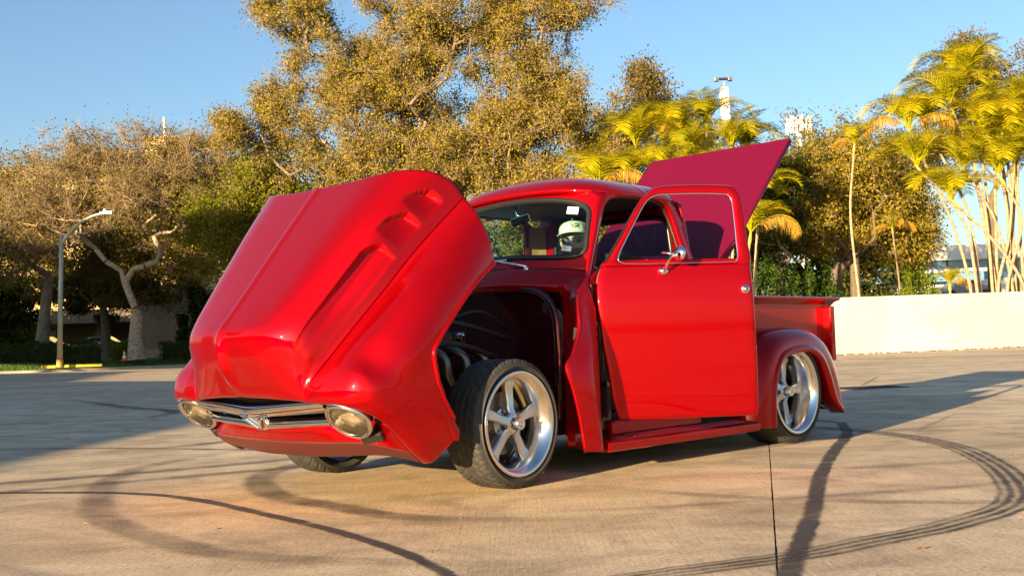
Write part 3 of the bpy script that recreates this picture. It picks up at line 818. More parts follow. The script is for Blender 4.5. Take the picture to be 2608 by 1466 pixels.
mass('hedge', 'sunlit lime green hedge section beside the orange cone', [(-26.9, 77.6, 1.25, 2.0, 1.3, 1.2)], 4000, .13, M['hedge_lime'], 32, 'hedge')
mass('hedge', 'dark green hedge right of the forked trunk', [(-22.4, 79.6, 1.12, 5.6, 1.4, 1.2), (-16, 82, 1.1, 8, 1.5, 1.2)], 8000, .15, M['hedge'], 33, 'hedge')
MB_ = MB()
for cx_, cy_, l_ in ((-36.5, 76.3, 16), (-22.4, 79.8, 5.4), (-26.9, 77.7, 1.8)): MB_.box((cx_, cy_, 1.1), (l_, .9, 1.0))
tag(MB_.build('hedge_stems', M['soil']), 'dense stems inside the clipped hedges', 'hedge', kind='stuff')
rng = np.random.default_rng(41)
def wood(lab, ells, n_, size, m, seed, name='wood'):
    rng = np.random.default_rng(seed)
    T = blob_points(ells, n_, rng, clumps=240, spread=0.10, shell=0.1)
    T = T[T[:, 2] > 0.2]
    V, F = leaf_quads(T, size, rng)
    tag(np_mesh(name, V, F, m), lab, 'trees', kind='stuff')
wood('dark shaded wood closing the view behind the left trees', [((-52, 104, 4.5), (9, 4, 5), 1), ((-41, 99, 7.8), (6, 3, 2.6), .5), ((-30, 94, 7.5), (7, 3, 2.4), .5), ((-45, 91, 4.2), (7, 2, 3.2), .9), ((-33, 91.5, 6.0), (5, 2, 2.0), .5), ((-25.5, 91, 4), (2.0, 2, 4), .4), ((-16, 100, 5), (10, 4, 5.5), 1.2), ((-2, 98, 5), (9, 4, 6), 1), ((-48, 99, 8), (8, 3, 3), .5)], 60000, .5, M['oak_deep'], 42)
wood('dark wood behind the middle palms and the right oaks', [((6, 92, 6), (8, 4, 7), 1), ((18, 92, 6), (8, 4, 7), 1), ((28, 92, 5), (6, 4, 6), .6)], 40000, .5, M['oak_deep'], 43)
# right oaks
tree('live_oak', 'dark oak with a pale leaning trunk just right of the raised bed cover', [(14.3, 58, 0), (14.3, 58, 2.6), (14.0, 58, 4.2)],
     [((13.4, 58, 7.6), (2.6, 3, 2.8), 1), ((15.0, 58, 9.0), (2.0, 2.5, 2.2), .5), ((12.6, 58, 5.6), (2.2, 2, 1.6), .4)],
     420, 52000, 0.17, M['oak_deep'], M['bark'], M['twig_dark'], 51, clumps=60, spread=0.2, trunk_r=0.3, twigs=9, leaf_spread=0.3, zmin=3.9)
tree('live_oak', 'broad olive crowned oak over the white wall between the thin palm and the palm grove', [(17.1, 58.5, 0), (17.0, 58.5, 2.8), (17.2, 58.5, 4.2)],
     [((18.4, 58, 7.4), (3.6, 3, 2.7), 1), ((17.2, 57, 9.2), (2.8, 2.5, 1.5), .5), ((20.8, 58, 5.9), (1.7, 2, 1.7), .35), ((15.8, 57, 7.8), (1.6, 2, 2.0), .3)],
     600, 85000, 0.16, M['oak'], M['bark_dark'], M['twig'], 52, clumps=100, spread=0.16, trunk_r=0.45, twigs=9, leaf_spread=0.26, zmin=4.5,
     extra=np.array([(18.6, 58.3, 4.3), (20.0, 58.2, 4.9), (21.2, 58.2, 5.4)]))
tree('live_oak', 'brown oak top rising behind the palm grove', [(33, 76, 0), (33, 76, 6), (33.2, 76, 10)],
     [((33.5, 76, 16), (4, 3, 3.6), 1), ((32.2, 76, 19.0), (1.8, 2, 1.6), .4), ((37, 76, 16), (3, 3, 3), .6)],
     260, 22000, 0.24, M['oak_brown'], M['bark_dark'], M['twig_dark'], 53, clumps=50, spread=0.2, trunk_r=0.4, leaf_spread=0.45, zmin=9)
tree('live_oak', 'pale oak crown filling the gap left of the thin palm', [(26, 84, 0), (26, 84, 6), (26, 84, 8)],
     [((24.5, 84, 11.8), (5.0, 3, 4.4), 1), ((30, 84, 12.0), (3.0, 3, 4.0), .6)],
     300, 36000, 0.24, M['oak_brown'], M['bark_dark'], M['twig_dark'], 54, clumps=60, spread=0.2, trunk_r=0.4, leaf_spread=0.5, zmin=6)
def shrub(c, rd, n_, size, m, seed, lab, name='shrub'):
    rng = np.random.default_rng(seed)
    o = empty(name, (c[0], c[1], 0), 0, label=lab, category='shrub')
    st = []
    for _ in range(14):
        q = np.array([rng.normal(0, rd[0] * .4), rng.normal(0, .3), c[2] + rng.uniform(-.2, .8) * rd[2]])
        st.append([q[0] * .3, 0, 0, .05, *q, .02])
    V, F = tubes_np(st, 5); np_mesh('stems', V, F, M['bark_dark'], o)
    d = rng.normal(size=(n_, 3)); d /= np.linalg.norm(d, axis=1)[:, None]
    q = d * rng.uniform(.3, 1.0, n_)[:, None] ** .5 * np.array(rd) * (1 + .25 * np.sin(d[:, 0:1] * 9 + seed)) + (0, 0, c[2])
    q = q[q[:, 2] > 0.2]
    V, F = leaf_quads(q, size, rng); k_ = np_mesh('crown', V, F, m, o); k_['kind'] = 'stuff'
shrub((15.4, 56, 2.3), (1.3, 1, 1.7), 6000, .16, M['hedge'], 61, 'dark green bush behind the wall between the two oak trunks')
shrub((18.7, 54, 1.7), (1.3, 1, 1.1), 5000, .13, M['hedge_lime'], 62, 'bright green bush above the white wall right of the thin palm')
shrub((21.2, 58, 2.6), (.9, 1, 1.7), 4000, .16, M['hedge_lime'], 63, 'yellow green bush in front of the white building')
shrub((12.6, 55, 2.6), (1.6, 1, 2.0), 6000, .16, M['hedge'], 64, 'dark bush hidden low behind the truck door')

# ------------------------------------------------------------------ palms
def frond_mesh(name, length, arch, m, seed, n_=46, lw=0.034, ll=0.56, curl=0.0, colsplit=None, droopy=False):
    """pinnate frond growing along +X, arching down; leaflets in a V"""
    rng = np.random.default_rng(seed)
    t = np.linspace(0, 1, 16)
    ang = R(74) - t ** 1.5 * arch
    dx = np.cos(ang) * length / 15; dz = np.sin(ang) * length / 15
    x = np.r_[0, np.cumsum(dx[:-1])]; z = np.r_[0, np.cumsum(dz[:-1])]; y = curl * t ** 2 * length
    rach = np.c_[x, y, z]
    mb = MB(); mb.tube([tuple(q) for q in rach], list(np.linspace(0.035, 0.008, 16)), 5, mi=1)
    for k in range(n_):
        f = 0.16 + 0.84 * k / (n_ - 1)
        i = f * 15; a = int(min(i, 14)); g_ = i - a
        p = rach[a] * (1 - g_) + rach[a + 1] * g_
        tg = rach[a + 1] - rach[a]; tg /= np.linalg.norm(tg)
        nrm = np.cross(tg, [0, 1, 0]); nrm /= np.linalg.norm(nrm)
        for s in (-1, 1):
            l_ = ll * (0.45 + 0.9 * math.sin(3.14 * (0.18 + 0.72 * f))) * rng.uniform(.85, 1.1)
            d = np.array([0, s, 0]) * 0.80 + tg * 0.52 + nrm * ((-.45 if droopy else .20) + rng.normal(0, .10))
            d /= np.linalg.norm(d)
            m1 = p + d * l_ * .5; m2 = p + d * l_ + np.array([0, 0, (-0.5 if droopy else -0.16) * l_])
            w_ = tg * lw * .5
            mb.add([p - w_ * .5, p + w_ * .5, m1 + w_, m2, m1 - w_], [(0, 1, 2, 4), (4, 2, 3)], 0)
    me = bpy.data.meshes.new(name); me.from_pydata(mb.v, [], mb.f)
    me.materials.append(m); me.materials.append(M['palm_green'] if colsplit is None else colsplit)
    me.polygons.foreach_set('material_index', mb.mi); me.update()
    return me
M['palm_green'] = leafmat('palm_leaf_green', [(0.16, 0.20, 0.008), (0.32, 0.31, 0.01), (0.44, 0.36, 0.012)], 0.4)
M['palm_yellow'] = leafmat('palm_leaf_yellow', [(0.30, 0.32, 0.01), (0.46, 0.40, 0.01), (0.54, 0.36, 0.012)], 0.4)
M['palm_orange'] = leafmat('palm_leaf_dry', [(0.50, 0.25, 0.02), (0.44, 0.28, 0.04), (0.36, 0.24, 0.09)], 0.3)
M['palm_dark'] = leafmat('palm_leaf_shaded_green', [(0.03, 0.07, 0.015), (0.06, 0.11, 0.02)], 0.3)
M['palm_stem'] = noisy('palm_stem', (0.20, 0.15, 0.09), (0.34, 0.27, 0.17), 2.5, rough=0.85, stretch=(1, 1, 3))
M['palm_stem_dark'] = noisy('old_palm_stem', (0.12, 0.09, 0.06), (0.2, 0.15, 0.1), 2.5, rough=0.85, stretch=(1, 1, 3))
M['crownshaft'] = noisy('crownshaft', (0.26, 0.24, 0.05), (0.40, 0.30, 0.06), 4, rough=0.6)
FR = {}
for c_ in ('green', 'yellow', 'orange', 'dark'):
    for v_ in range(3):
        FR[c_, v_] = frond_mesh('frond', 2.1 + .2 * v_, R((85, 120, 150)[v_]) * (0.92 if c_ == 'orange' else 1), M['palm_' + c_], 70 + v_, curl=(0, .12, -.15)[v_], droopy=(c_ == 'orange'))
def palm(pts, lab, scale=1.0, nf=10, mix=(6, 3, 1), r=0.07, seed=0, dark=False, rings=True, group=None, stem=None):
    rd = random.Random(seed)
    o = empty('palm_tree', pts[0], 0, label=lab, category='palm tree', group=group)
    c = catmull(np.array(pts, float) - np.array(pts[0]), 7)
    rr = np.linspace(r * 1.15, r * .8, len(c)); rr = rr * (1 + .06 * (np.arange(len(c)) % 2))
    MB().tube([tuple(q) for q in c], list(rr), 9).build('trunk', stem or M['palm_stem'], o, smooth=True)
    top = Vector(c[-1]); dr = (Vector(c[-1]) - Vector(c[-3])).normalized()
    MB().tube([top, top + dr * .25 * scale, top + dr * .75 * scale], [r * .85, r * 1.2, r * .5], 9).build('crownshaft', M['crownshaft'], o, smooth=True)
    hp = top + dr * .7 * scale
    cols = ['green'] * mix[0] + ['yellow'] * mix[1] + ['orange'] * mix[2]
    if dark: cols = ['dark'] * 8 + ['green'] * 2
    for k in range(nf):
        az = k * 2.4 + rd.uniform(-.3, .3)
        young = k / nf
        cc = cols[min(len(cols) - 1, int((1 - young) * len(cols) * .999))] if rd.random() < .75 else rd.choice(cols)
        if cc == 'orange' and young > .3: cc = 'yellow'
        vi = 0 if young > .7 else (1 if young > .3 else 2)
        f = bpy.data.objects.new('frond', FR[cc, vi])
        put(f, o); f.location = hp - dr * (.12 * (1 - young)) 
        f.rotation_euler = (rd.uniform(-.25, .25), (0.42 if cc == 'orange' else 0.15) * (1 - young) - .5 * max(0, young - .6), az)
        s = scale * rd.uniform(.85, 1.1) * (0.8 if young > .85 else 1); f.scale = (s, s, s)
    return o
palm([(15.05, 48, 0), (14.98, 48, 2.4), (14.78, 48, 5.9), (15.05, 48, 8.6)], 'lone thin stemmed palm standing clear of the grove behind the wall', .68, 10, (5, 3, 3), .055, 1)
mid = [(3.5, 44, 7.0), (4.6, 44.6, 7.3), (5.3, 46, 8.9), (6.5, 46.6, 9.3), (7.3, 45, 8.4), (8.5, 47, 10.0), (9.3, 46, 8.7), (10.2, 47.5, 8.9), (6.6, 43.6, 7.1), (8.0, 43.8, 7.2), (5.7, 43.9, 7.4), (9.0, 44, 6.9), (9.3, 43.2, 5.0), (9.9, 44, 6.4), (7.2, 46.5, 9.7)]
dsc = ['lowest palm at the left end of the middle grove above the cab roof', 'palm second from the left of the middle grove', 'arching yellow palm beside the oak edge', 'palm with upright fronds left of the concrete pole', 'golden palm in the heart of the middle grove', 'tallest palm of the middle grove in front of the concrete pole', 'orange fronded palm under the concrete pole', 'palm right of the concrete pole above the bed cover', 'low palm directly above the cab roof', 'low palm above the left edge of the bed cover', 'low yellow palm left of the bed cover corner', 'palm behind the top edge of the bed cover', 'drooping palm right of the bed cover corner', 'palm peeping out right of the bed cover tip', 'high palm left of the tallest one in the middle grove']
for k, q in enumerate(mid):
    palm([(q[0] - .4, q[1], 0), (q[0] - .25, q[1], q[2] * .5), (q[0], q[1], q[2] - .7)], dsc[k], random.Random(k).uniform(.85, 1.05), 12, (6, 5, 0) if k % 3 else (5, 5, 1), .06, 100 + k, dark=(k == 7))
right = [((20.7, 50.0), (19.96, 5.64), (18.5, 9.3)), ((21.29, 50.4), (20.81, 6.33), (19.4, 9.6)), ((21.65, 50.0), (21.39, 7.04), (20.4, 10.3)), ((21.87, 50.5), (21.78, 7.57), (21.1, 11.6)), ((20.88, 49.8), (20.41, 5.62), (18.93, 7.6)), ((22.41, 50.0), (22.44, 6.64), (21.71, 9.2)), ((22.76, 50.2), (22.76, 7.53), (22.61, 9.1)), ((23.05, 50.0), (23.0, 6.98), (23.3, 10.3)), ((21.69, 49.7), (22.35, 4.84), (22.7, 7.5)), ((23.3, 50.0), (23.38, 7.33), (23.9, 9.6)), ((22.05, 49.6), (22.92, 5.54), (22.32, 7.1)), ((22.49, 49.8), (21.85, 5.58), (20.9, 7.4)), ((23.48, 49.7), (23.52, 6.61), (23.39, 8.2)), ((22.94, 49.5), (21.45, 4.87), (20.29, 6.1))]
dsr = ['outermost leaning palm at the left of the right grove', 'second palm from the left of the right grove', 'tall palm over the middle of the right grove', 'tallest palm of the right grove', 'short leaning palm low at the left of the right grove', 'palm with orange dry fronds in the right grove', 'straight stemmed palm near the right edge', 'high palm at the right edge of the photo', 'short palm crossing to the right in the grove', 'palm cut by the right edge of the photo', 'low palm crossing right between the stems', 'low golden palm in front of the grove', 'low palm by the right edge', 'lowest palm leaning left out of the grove']
for k, (b_, m_, t_) in enumerate(right):
    Y_ = b_[1]
    palm([(b_[0], Y_, 0), (b_[0] * .9 + m_[0] * .1, Y_, 2.7), (m_[0], Y_, m_[1]), (t_[0], Y_, t_[1])], dsr[k], random.Random(50 + k).uniform(1.0, 1.25), 14, (6, 5, 0) if k % 3 else (5, 5, 1), .068, 200 + k)
for k, (x_, m_, y2, t_) in enumerate([(22.1, 22.3, 50.6, 8.6), (23.2, 22.7, 50.8, 8.9), (21.9, 21.2, 50.3, 8.2), (22.8, 23.4, 50.9, 8.0), (23.9, 24.3, 50.5, 9.5), (24.3, 24.6, 50.2, 8.4)]):
    palm([(x_, y2, 0), (x_, y2, 2.7), ((x_ + m_) / 2, y2, 5.5), (m_, y2, t_)], ['back palm in the middle of the right grove', 'back palm with a long pale stem near the right edge', 'back palm on the left of the right grove', 'back palm leaning to the right edge', 'palm just outside the right edge', 'low palm just outside the right edge'][k], 1.0, 11, (6, 4, 2), .08, 300 + k)
palm([(19.3, 55, 0), (19.2, 55, 3), (19.0, 55, 5.6)], 'thin dark stemmed palm in front of the white building', .55, 8, (4, 3, 3), .05, 401, stem=M['palm_stem_dark'])
palm([(20.5, 52, 0), (20.5, 52, 1.6), (20.5, 52, 2.6)], 'small young palm low behind the white wall', .55, 9, (7, 3, 1), .07, 402)

# ------------------------------------------------------------------ the truck
# truck axes: +x forward, +y driver's side, z up, origin on the ground below the front axle
truck = empty('pickup_truck', (-0.615, 6.412, 0), R(226.23), label='glossy red vintage pickup truck with bonnet tilted forward, driver door and bed cover open', category='pickup truck')

# front clip: modelled closed, then tilted 43 degrees forward
_c, _s = math.cos(R(43)), math.sin(R(43))
def tilt(P):
    P = np.asarray(P, float)
    dx = P[..., 0] + 0.55; dz = P[..., 2] - 1.13
    return np.stack([0.603 + dx * _c + dz * _s, P[..., 1], 1.623 - dx * _s + dz * _c], -1)
TM = Matrix.Translation((0.603, 0, 1.623)) @ Matrix.Rotation(R(43), 4, 'Y') @ Matrix.Translation((0.55, 0, -1.13))

# control net: lines run across (centre -> lower edge), stations run from the rear edge to the brow
NET = {
 'A': [(-.550, 0, 1.130), (-.553, .13, 1.128), (-.565, .30, 1.125), (-.590, .46, 1.120), (-.640, .60, 1.088), (-.705, .705, 1.010), (-.735, .755, .915), (-.722, .785, .82), (-.700, .82, .775), (-.670, .862, .72), (-.625, .895, .63), (-.585, .905, .565), (-.555, .900, .505), (-.555, .885, .49), (-.555, .865, .485), (-.555, .855, .485)],
 'B': [(-.34, 0, 1.102), (-.34, .12, 1.100), (-.34, .27, 1.097), (-.34, .42, 1.090), (-.34, .53, 1.062), (-.34, .622, 1.000), (-.34, .668, .915), (-.34, .705, .80), (-.34, .765, .772), (-.34, .845, .73), (-.34, .905, .655), (-.34, .928, .59), (-.33, .930, .540), (-.33, .915, .528), (-.33, .895, .524), (-.33, .885, .524)],
 'C': [(-.10, 0, 1.068), (-.10, .11, 1.066), (-.10, .25, 1.062), (-.10, .39, 1.054), (-.10, .49, 1.026), (-.10, .578, .966), (-.10, .625, .885), (-.10, .66, .772), (-.10, .735, .758), (-.10, .832, .73), (-.10, .905, .655), (-.10, .932, .59), (-.10, .935, .530), (-.10, .92, .517), (-.10, .90, .513), (-.10, .89, .513)],
 'D': [(.15, 0, 1.030), (.15, .10, 1.028), (.15, .23, 1.023), (.15, .36, 1.014), (.15, .45, .985), (.15, .525, .925), (.15, .567, .845), (.15, .60, .742), (.15, .69, .742), (.15, .80, .718), (.155, .885, .645), (.15, .928, .57), (.09, .935, .500), (.145, .936, .425), (.195, .93, .30), (.225, .918, .108)],
 'E': [(.32, 0, 1.006), (.32, .09, 1.004), (.32, .21, .998), (.32, .34, .984), (.32, .425, .952), (.32, .492, .895), (.32, .528, .812), (.32, .56, .718), (.32, .655, .726), (.32, .775, .70), (.315, .865, .625), (.30, .905, .535), (.255, .925, .42), (.265, .928, .30), (.265, .925, .19), (.285, .905, .088)],
 'F': [(.430, 0, .985), (.428, .08, .982), (.425, .20, .974), (.418, .33, .950), (.408, .41, .912), (.405, .468, .852), (.415, .502, .782), (.430, .535, .706), (.43, .635, .705), (.42, .795, .685), (.405, .868, .605), (.385, .895, .50), (.362, .907, .40), (.355, .907, .28), (.348, .903, .175), (.345, .878, .078)],
 'G': [(.500, 0, .905), (.498, .08, .900), (.494, .20, .888), (.484, .32, .862), (.470, .40, .825), (.464, .455, .782), (.470, .485, .735), (.487, .515, .688), (.495, .625, .680), (.488, .775, .655), (.470, .852, .585), (.450, .882, .48), (.430, .892, .39), (.420, .890, .28), (.412, .885, .175), (.402, .855, .074)],
 'H': [(.541, 0, .790), (.540, .08, .786), (.537, .20, .776), (.530, .32, .755), (.520, .40, .735), (.515, .452, .712), (.518, .482, .688), (.525, .508, .660), (.532, .622, .652), (.525, .758, .622), (.502, .828, .556), (.482, .856, .465), (.466, .864, .385), (.458, .862, .28), (.447, .856, .18), (.424, .824, .076)],
 'I': [(.566, 0, .690), (.566, .08, .688), (.564, .20, .682), (.560, .32, .670), (.554, .40, .658), (.550, .45, .648), (.549, .482, .642), (.548, .508, .632), (.546, .622, .622), (.536, .745, .592), (.512, .808, .535), (.490, .836, .455), (.476, .842, .380), (.469, .840, .28), (.458, .832, .18), (.430, .803, .082)],
 'J': [(.562, 0, .668), (.562, .08, .666), (.560, .20, .660), (.556, .32, .648), (.550, .40, .637), (.546, .45, .628), (.545, .482, .622), (.543, .508, .612), (.540, .622, .600), (.528, .728, .572), (.503, .788, .520), (.482, .815, .45), (.468, .820, .380), (.463, .818, .28), (.453, .812, .185), (.428, .785, .088)],
}
net = np.array([NET[k] for k in 'ABCDEFGHIJ'])          # stations x lines
SEAM = 7
sub_s = [26, 26, 26, 20, 18, 14, 12, 10, 3]
sub_l = [5, 6, 6, 8, 14, 22, 16, 10, 10, 9, 8, 7, 7, 7, 7]
G1 = catmull(net, sub_s, 0)
GR = catmull(G1, sub_l, 1)
li = np.cumsum([0] + sub_l)
n_seam = li[SEAM]
# surface normals of the grid
def gnorm(P):
    a = np.gradient(P, axis=0); b = np.gradient(P, axis=1)
    n = np.cross(a, b); n /= np.maximum(np.linalg.norm(n, axis=-1), 1e-9)[..., None]
    return n
NR = gnorm(GR)
if NR[10, 5, 2] < 0: NR = -NR
# crease down the middle of the bonnet
yy = GR[..., 1]; GR[..., 2] += 0.010 * np.exp(-(yy / 0.012) ** 2) * (np.arange(GR.shape[1]) < li[2])
crx = np.clip((GR[..., 0] - 0.34) / .15, 0, 1) * np.clip((.95 - GR[..., 2]) / .1 + 1, 0, 1)
GR[..., 0] += 0.030 * crx * np.exp(-(yy / 0.03) ** 2) * np.clip((GR[..., 2] - .70) / .15, 0, 1)
# three stepped vents in the bonnet side
u_line = np.interp(np.arange(GR.shape[1]), li, np.arange(16))     # line coordinate of each column
X = GR[:, :, 0]; U = np.broadcast_to(u_line, X.shape)
def vent(x_rear, x_front, depth, u0=5.05, u1=6.55):
    """deepest at the rear wall, fading out forwards; rounded upper rear corner"""
    uu = (U - u0) / (u1 - u0)                                    # 0 top .. 1 bottom
    top_round = x_rear + 0.10 * np.clip(0.55 - uu, 0, 1) ** 2 * 3.0
    f = np.clip((X - top_round) / 0.007, 0, 1)                    # sharp rear edge
    ramp = np.clip((x_front - X) / (x_front - x_rear), 0, 1); ramp = (ramp * ramp * (3 - 2 * ramp)) ** .6
    side = np.clip(uu / 0.07, 0, 1) * np.clip((1 - uu) / 0.55, 0, 1) ** .8
    return depth * f * ramp * side
dep = np.maximum.reduce([vent(-.235, .42, .044), vent(-.445, -.27, .038, 5.0, 6.5), vent(-.615, -.475, .036, 4.95, 6.45)])
GR = GR - NR * dep[..., None]

def clip_panel(c0, c1, name, solid, gap0=0.0, gap1=0.0, both=True):
    objs = []
    P = GR[:, c0:c1 + 1].copy()
    if gap0: P[:, 0] += (P[:, 1] - P[:, 0]) * gap0 - NR[:, c0] * .003
    if gap1: P[:, -1] += (P[:, -2] - P[:, -1]) * gap1 - NR[:, c1] * .003
    Q = P.copy(); Q[..., 1] *= -1
    return tilt(P), tilt(Q)
def fix(o):
    return o
L_, R_ = clip_panel(0, n_seam, 'hood', .02, gap1=.06)
full = np.concatenate([R_[:, ::-1][:, :-1], L_], 1)
mb = MB(); mb.grid(full, flip=True); hood = mb.build('hood', M['paint'], truck, smooth=True, solid=.016, inner=True)
L_, R_ = clip_panel(n_seam, GR.shape[1] - 1, 'fender', .02, gap0=.06)
sk_ = lambda i, j: sum(sub_s[:2]) <= i < sum(sub_s[:3]) and j + n_seam >= li[12]
MB().grid(L_, flip=True, skip=sk_).build('front_fender', M['paint'], truck, smooth=True, solid=.014, inner=True)
MB().grid(R_, skip=sk_).build('front_fender', M['paint'], truck, smooth=True, solid=.014, inner=True)
# dark seal behind the bonnet seam
for s in (1, -1):
    c_ = (GR[:, n_seam] - NR[:, n_seam] * .022) * (1, s, 1)
    MB().tube([tuple(q) for q in tilt(c_)[::3]], .012, 6).build('seam_seal', M['under'], truck)
# rolled lip along the wheel opening
edge = np.concatenate([GR[:, li[12]][:int(sum(sub_s[:2]) + 6)], GR[sum(sub_s[:3]) - 4, li[12]:][::7], ])
def lip(side):
    A_ = [tuple(q * (1, side, 1)) for q in GR[:sum(sub_s[:3]) - 2:6, li[12]]]
    B_ = [tuple(q * (1, side, 1)) for q in GR[sum(sub_s[:3]), li[12]:][::5]]
    return A_ + B_
for s in (1, -1):
    pts = resample(tilt(np.array(lip(s))), 60)
    MB().tube(catmull(pts[::3], 3), .013, 8).build('arch_lip', M['paint'], truck, smooth=True)

# lower front valance below the grille opening
VAL = np.array([
 [(.4695, .8195, .400), (.452, .64, .395), (.545, .40, .462), (.562, .20, .468), (.566, 0, .470)],
 [(.4640, .8185, .300), (.498, .65, .368), (.562, .40, .432), (.578, .20, .440), (.582, 0, .443)],
 [(.4570, .8145, .212), (.524, .66, .342), (.572, .40, .388), (.586, .20, .398), (.590, 0, .402)],
 [(.4535, .8115, .188), (.531, .66, .328), (.574, .40, .368), (.588, .20, .379), (.592, 0, .383)],
 [(.439, .797, .118), (.505, .66, .225), (.556, .40, .262), (.576, .20, .272), (.580, 0, .276)],
 [(.426, .785, .086), (.480, .655, .19), (.535, .40, .228), (.556, .20, .238), (.560, 0, .242)],
 [(.370, .760, .095), (.43, .64, .195), (.48, .40, .230), (.50, .20, .240), (.504, 0, .244)]])
VAL[:, :, 1:2] *= 1.0
v = catmull(catmull(VAL, 5, 0), 12, 1)
v2 = v[:, ::-1][:, 1:].copy(); v2[..., 1] *= -1
vf = np.concatenate([v, v2], 1)
M['chin'] = noisy('dusty_red_paint', (0.075, 0.003, 0.003), (0.06, 0.014, 0.010), 90, rough=0.6, detail=6, coat=0.1, coords='Object', lo=.4, hi=.62)
mb = MB(); n5 = 3 * 5 + 1
mb.grid(tilt(vf[:n5])); mb.build('front_valance', M['paint'], truck, smooth=True, solid=.01)
mb = MB(); mb.grid(tilt(vf[n5 - 1:])); o = mb.build('chin_panel', M['chin'], truck, smooth=True, solid=.01); o['label'] = 'dusty matt lower chin of the front'

# fender foot: closes the fender to the valance end
for s in (1, -1):
    a = GR[sum(sub_s[:3]):, -1] * (1, s, 1)
    b = a + np.array([0, -s * .05, 0.0]); b[:, 2] += .01
    MB().grid(tilt(np.stack([a, b])), flip=(s < 0)).build('fender_foot', M['paint'], truck, smooth=True, solid=.008)

# grille: dark recess, upper and lower chrome bars, central V block
def rectpath(pts, w, h, rnd=3.0, seg=20):
    """bar with a soft rectangular section along points (x,y,z), w deep in x, h tall in z"""
    ring = []
    for k in range(seg):
        a = 2 * math.pi * k / seg; c, s_ = math.cos(a), math.sin(a)
        ring.append((math.copysign(abs(c) ** (2 / rnd), c), math.copysign(abs(s_) ** (2 / rnd), s_)))
    rows = []
    for i, (x, y, z) in enumerate(pts):
        ww = w[i] if hasattr(w, '__len__') else w; hh_ = h[i] if hasattr(h, '__len__') else h
        rows.append([(x + c * ww / 2, y, z + s_ * hh_ / 2) for c, s_ in ring])
    return np.array(rows)
grille = MB().box((.43, 0, .56), (.02, 1.05, .22)).build('grille', M['under'], truck)
grille.matrix_local = TM
P_ = np.array([((.549) - .045 * (math.sqrt((y / .56) ** 2 + .006) - .077), y, .569) for y in np.linspace(-.57, .57, 41)])
w_ = np.interp(np.abs(P_[:, 1]), [0, .1, .56], [.085, .075, .06]); h_ = np.interp(np.abs(P_[:, 1]), [0, .1, .3, .56], [.080, .078, .082, .080])
mb = MB(); mb.grid(rectpath(P_, w_, h_, 2.6), close_v=True); mb.build('upper_bar', M['chrome'], grille, smooth=True)
P_ = np.array([((.559) - .045 * (math.sqrt((y / .56) ** 2 + .006) - .077), y, .470) for y in np.linspace(-.53, .53, 37)])
h_ = np.interp(np.abs(P_[:, 1]), [0, .12, .5], [.044, .046, .040])
mb = MB(); mb.grid(rectpath(P_, .055, h_, 2.2), close_v=True); mb.build('lower_bar', M['chrome'], grille, smooth=True)
# centre block with V recess
mb = MB(); mb.prism([(-.13, .560), (.13, .560), (.085, .54), (.042, .455), (-.042, .455), (-.085, .54)], .0, .035, Matrix(((0, 0, 1, .556), (1, 0, 0, 0), (0, 1, 0, 0), (0, 0, 0, 1))))
mb.build('centre_block', M['chrome'], grille, bevel=.008, recalc=True)
mb = MB()
for s in (1, -1):
    mb.prism([(s * .085, .552), (s * .05, .552), (s * .008, .485), (s * .008, .466)], .0, .012, Matrix(((0, 0, 1, .592), (1, 0, 0, 0), (0, 1, 0, 0), (0, 0, 0, 1))))
mb.build('emblem', M['chrome'], grille, bevel=.003, recalc=True)
M['lens'] = glass('headlight_glass', (1.0, 0.97, 0.88), 0.9)
_g = [n_ for n_ in M['lens'].node_tree.nodes if n_.type == 'BSDF_GLOSSY'][0]
_g.inputs['Roughness'].default_value = 0.08
_tc = N(M['lens'], 'ShaderNodeTexCoord'); _v = N(M['lens'], 'ShaderNodeTexWave'); _v.inputs['Scale'].default_value = 30; _v.bands_direction = 'Y'; _v.inputs['Distortion'].default_value = 1.5
L(M['lens'], _tc.outputs['Object'], _v.inputs['Vector'])
_bp = N(M['lens'], 'ShaderNodeBump'); _bp.inputs['Strength'].default_value = 0.7; _bp.inputs['Distance'].default_value = .004
L(M['lens'], _v.outputs['Fac'], _bp.inputs['Height']); L(M['lens'], _bp.outputs[0], _g.inputs['Normal'])
for n_ in M['lens'].node_tree.nodes:
    if n_.type == 'FRESNEL': n_.inputs[0].default_value = 1.5
M['reflector'] = noisy('reflector_bowl', (0.92, 0.90, 0.84), (0.80, 0.76, 0.66), 30, rough=0.22, metal=0.85, bump=0.5, bscale=16, bdist=.02)
M['sticker_glass'] = mat('bulb_glass', (0.8, 0.75, 0.6), 0.2)
AX = Matrix.Rotation(R(90), 4, 'Y')                      # lathe axis +Z -> +X
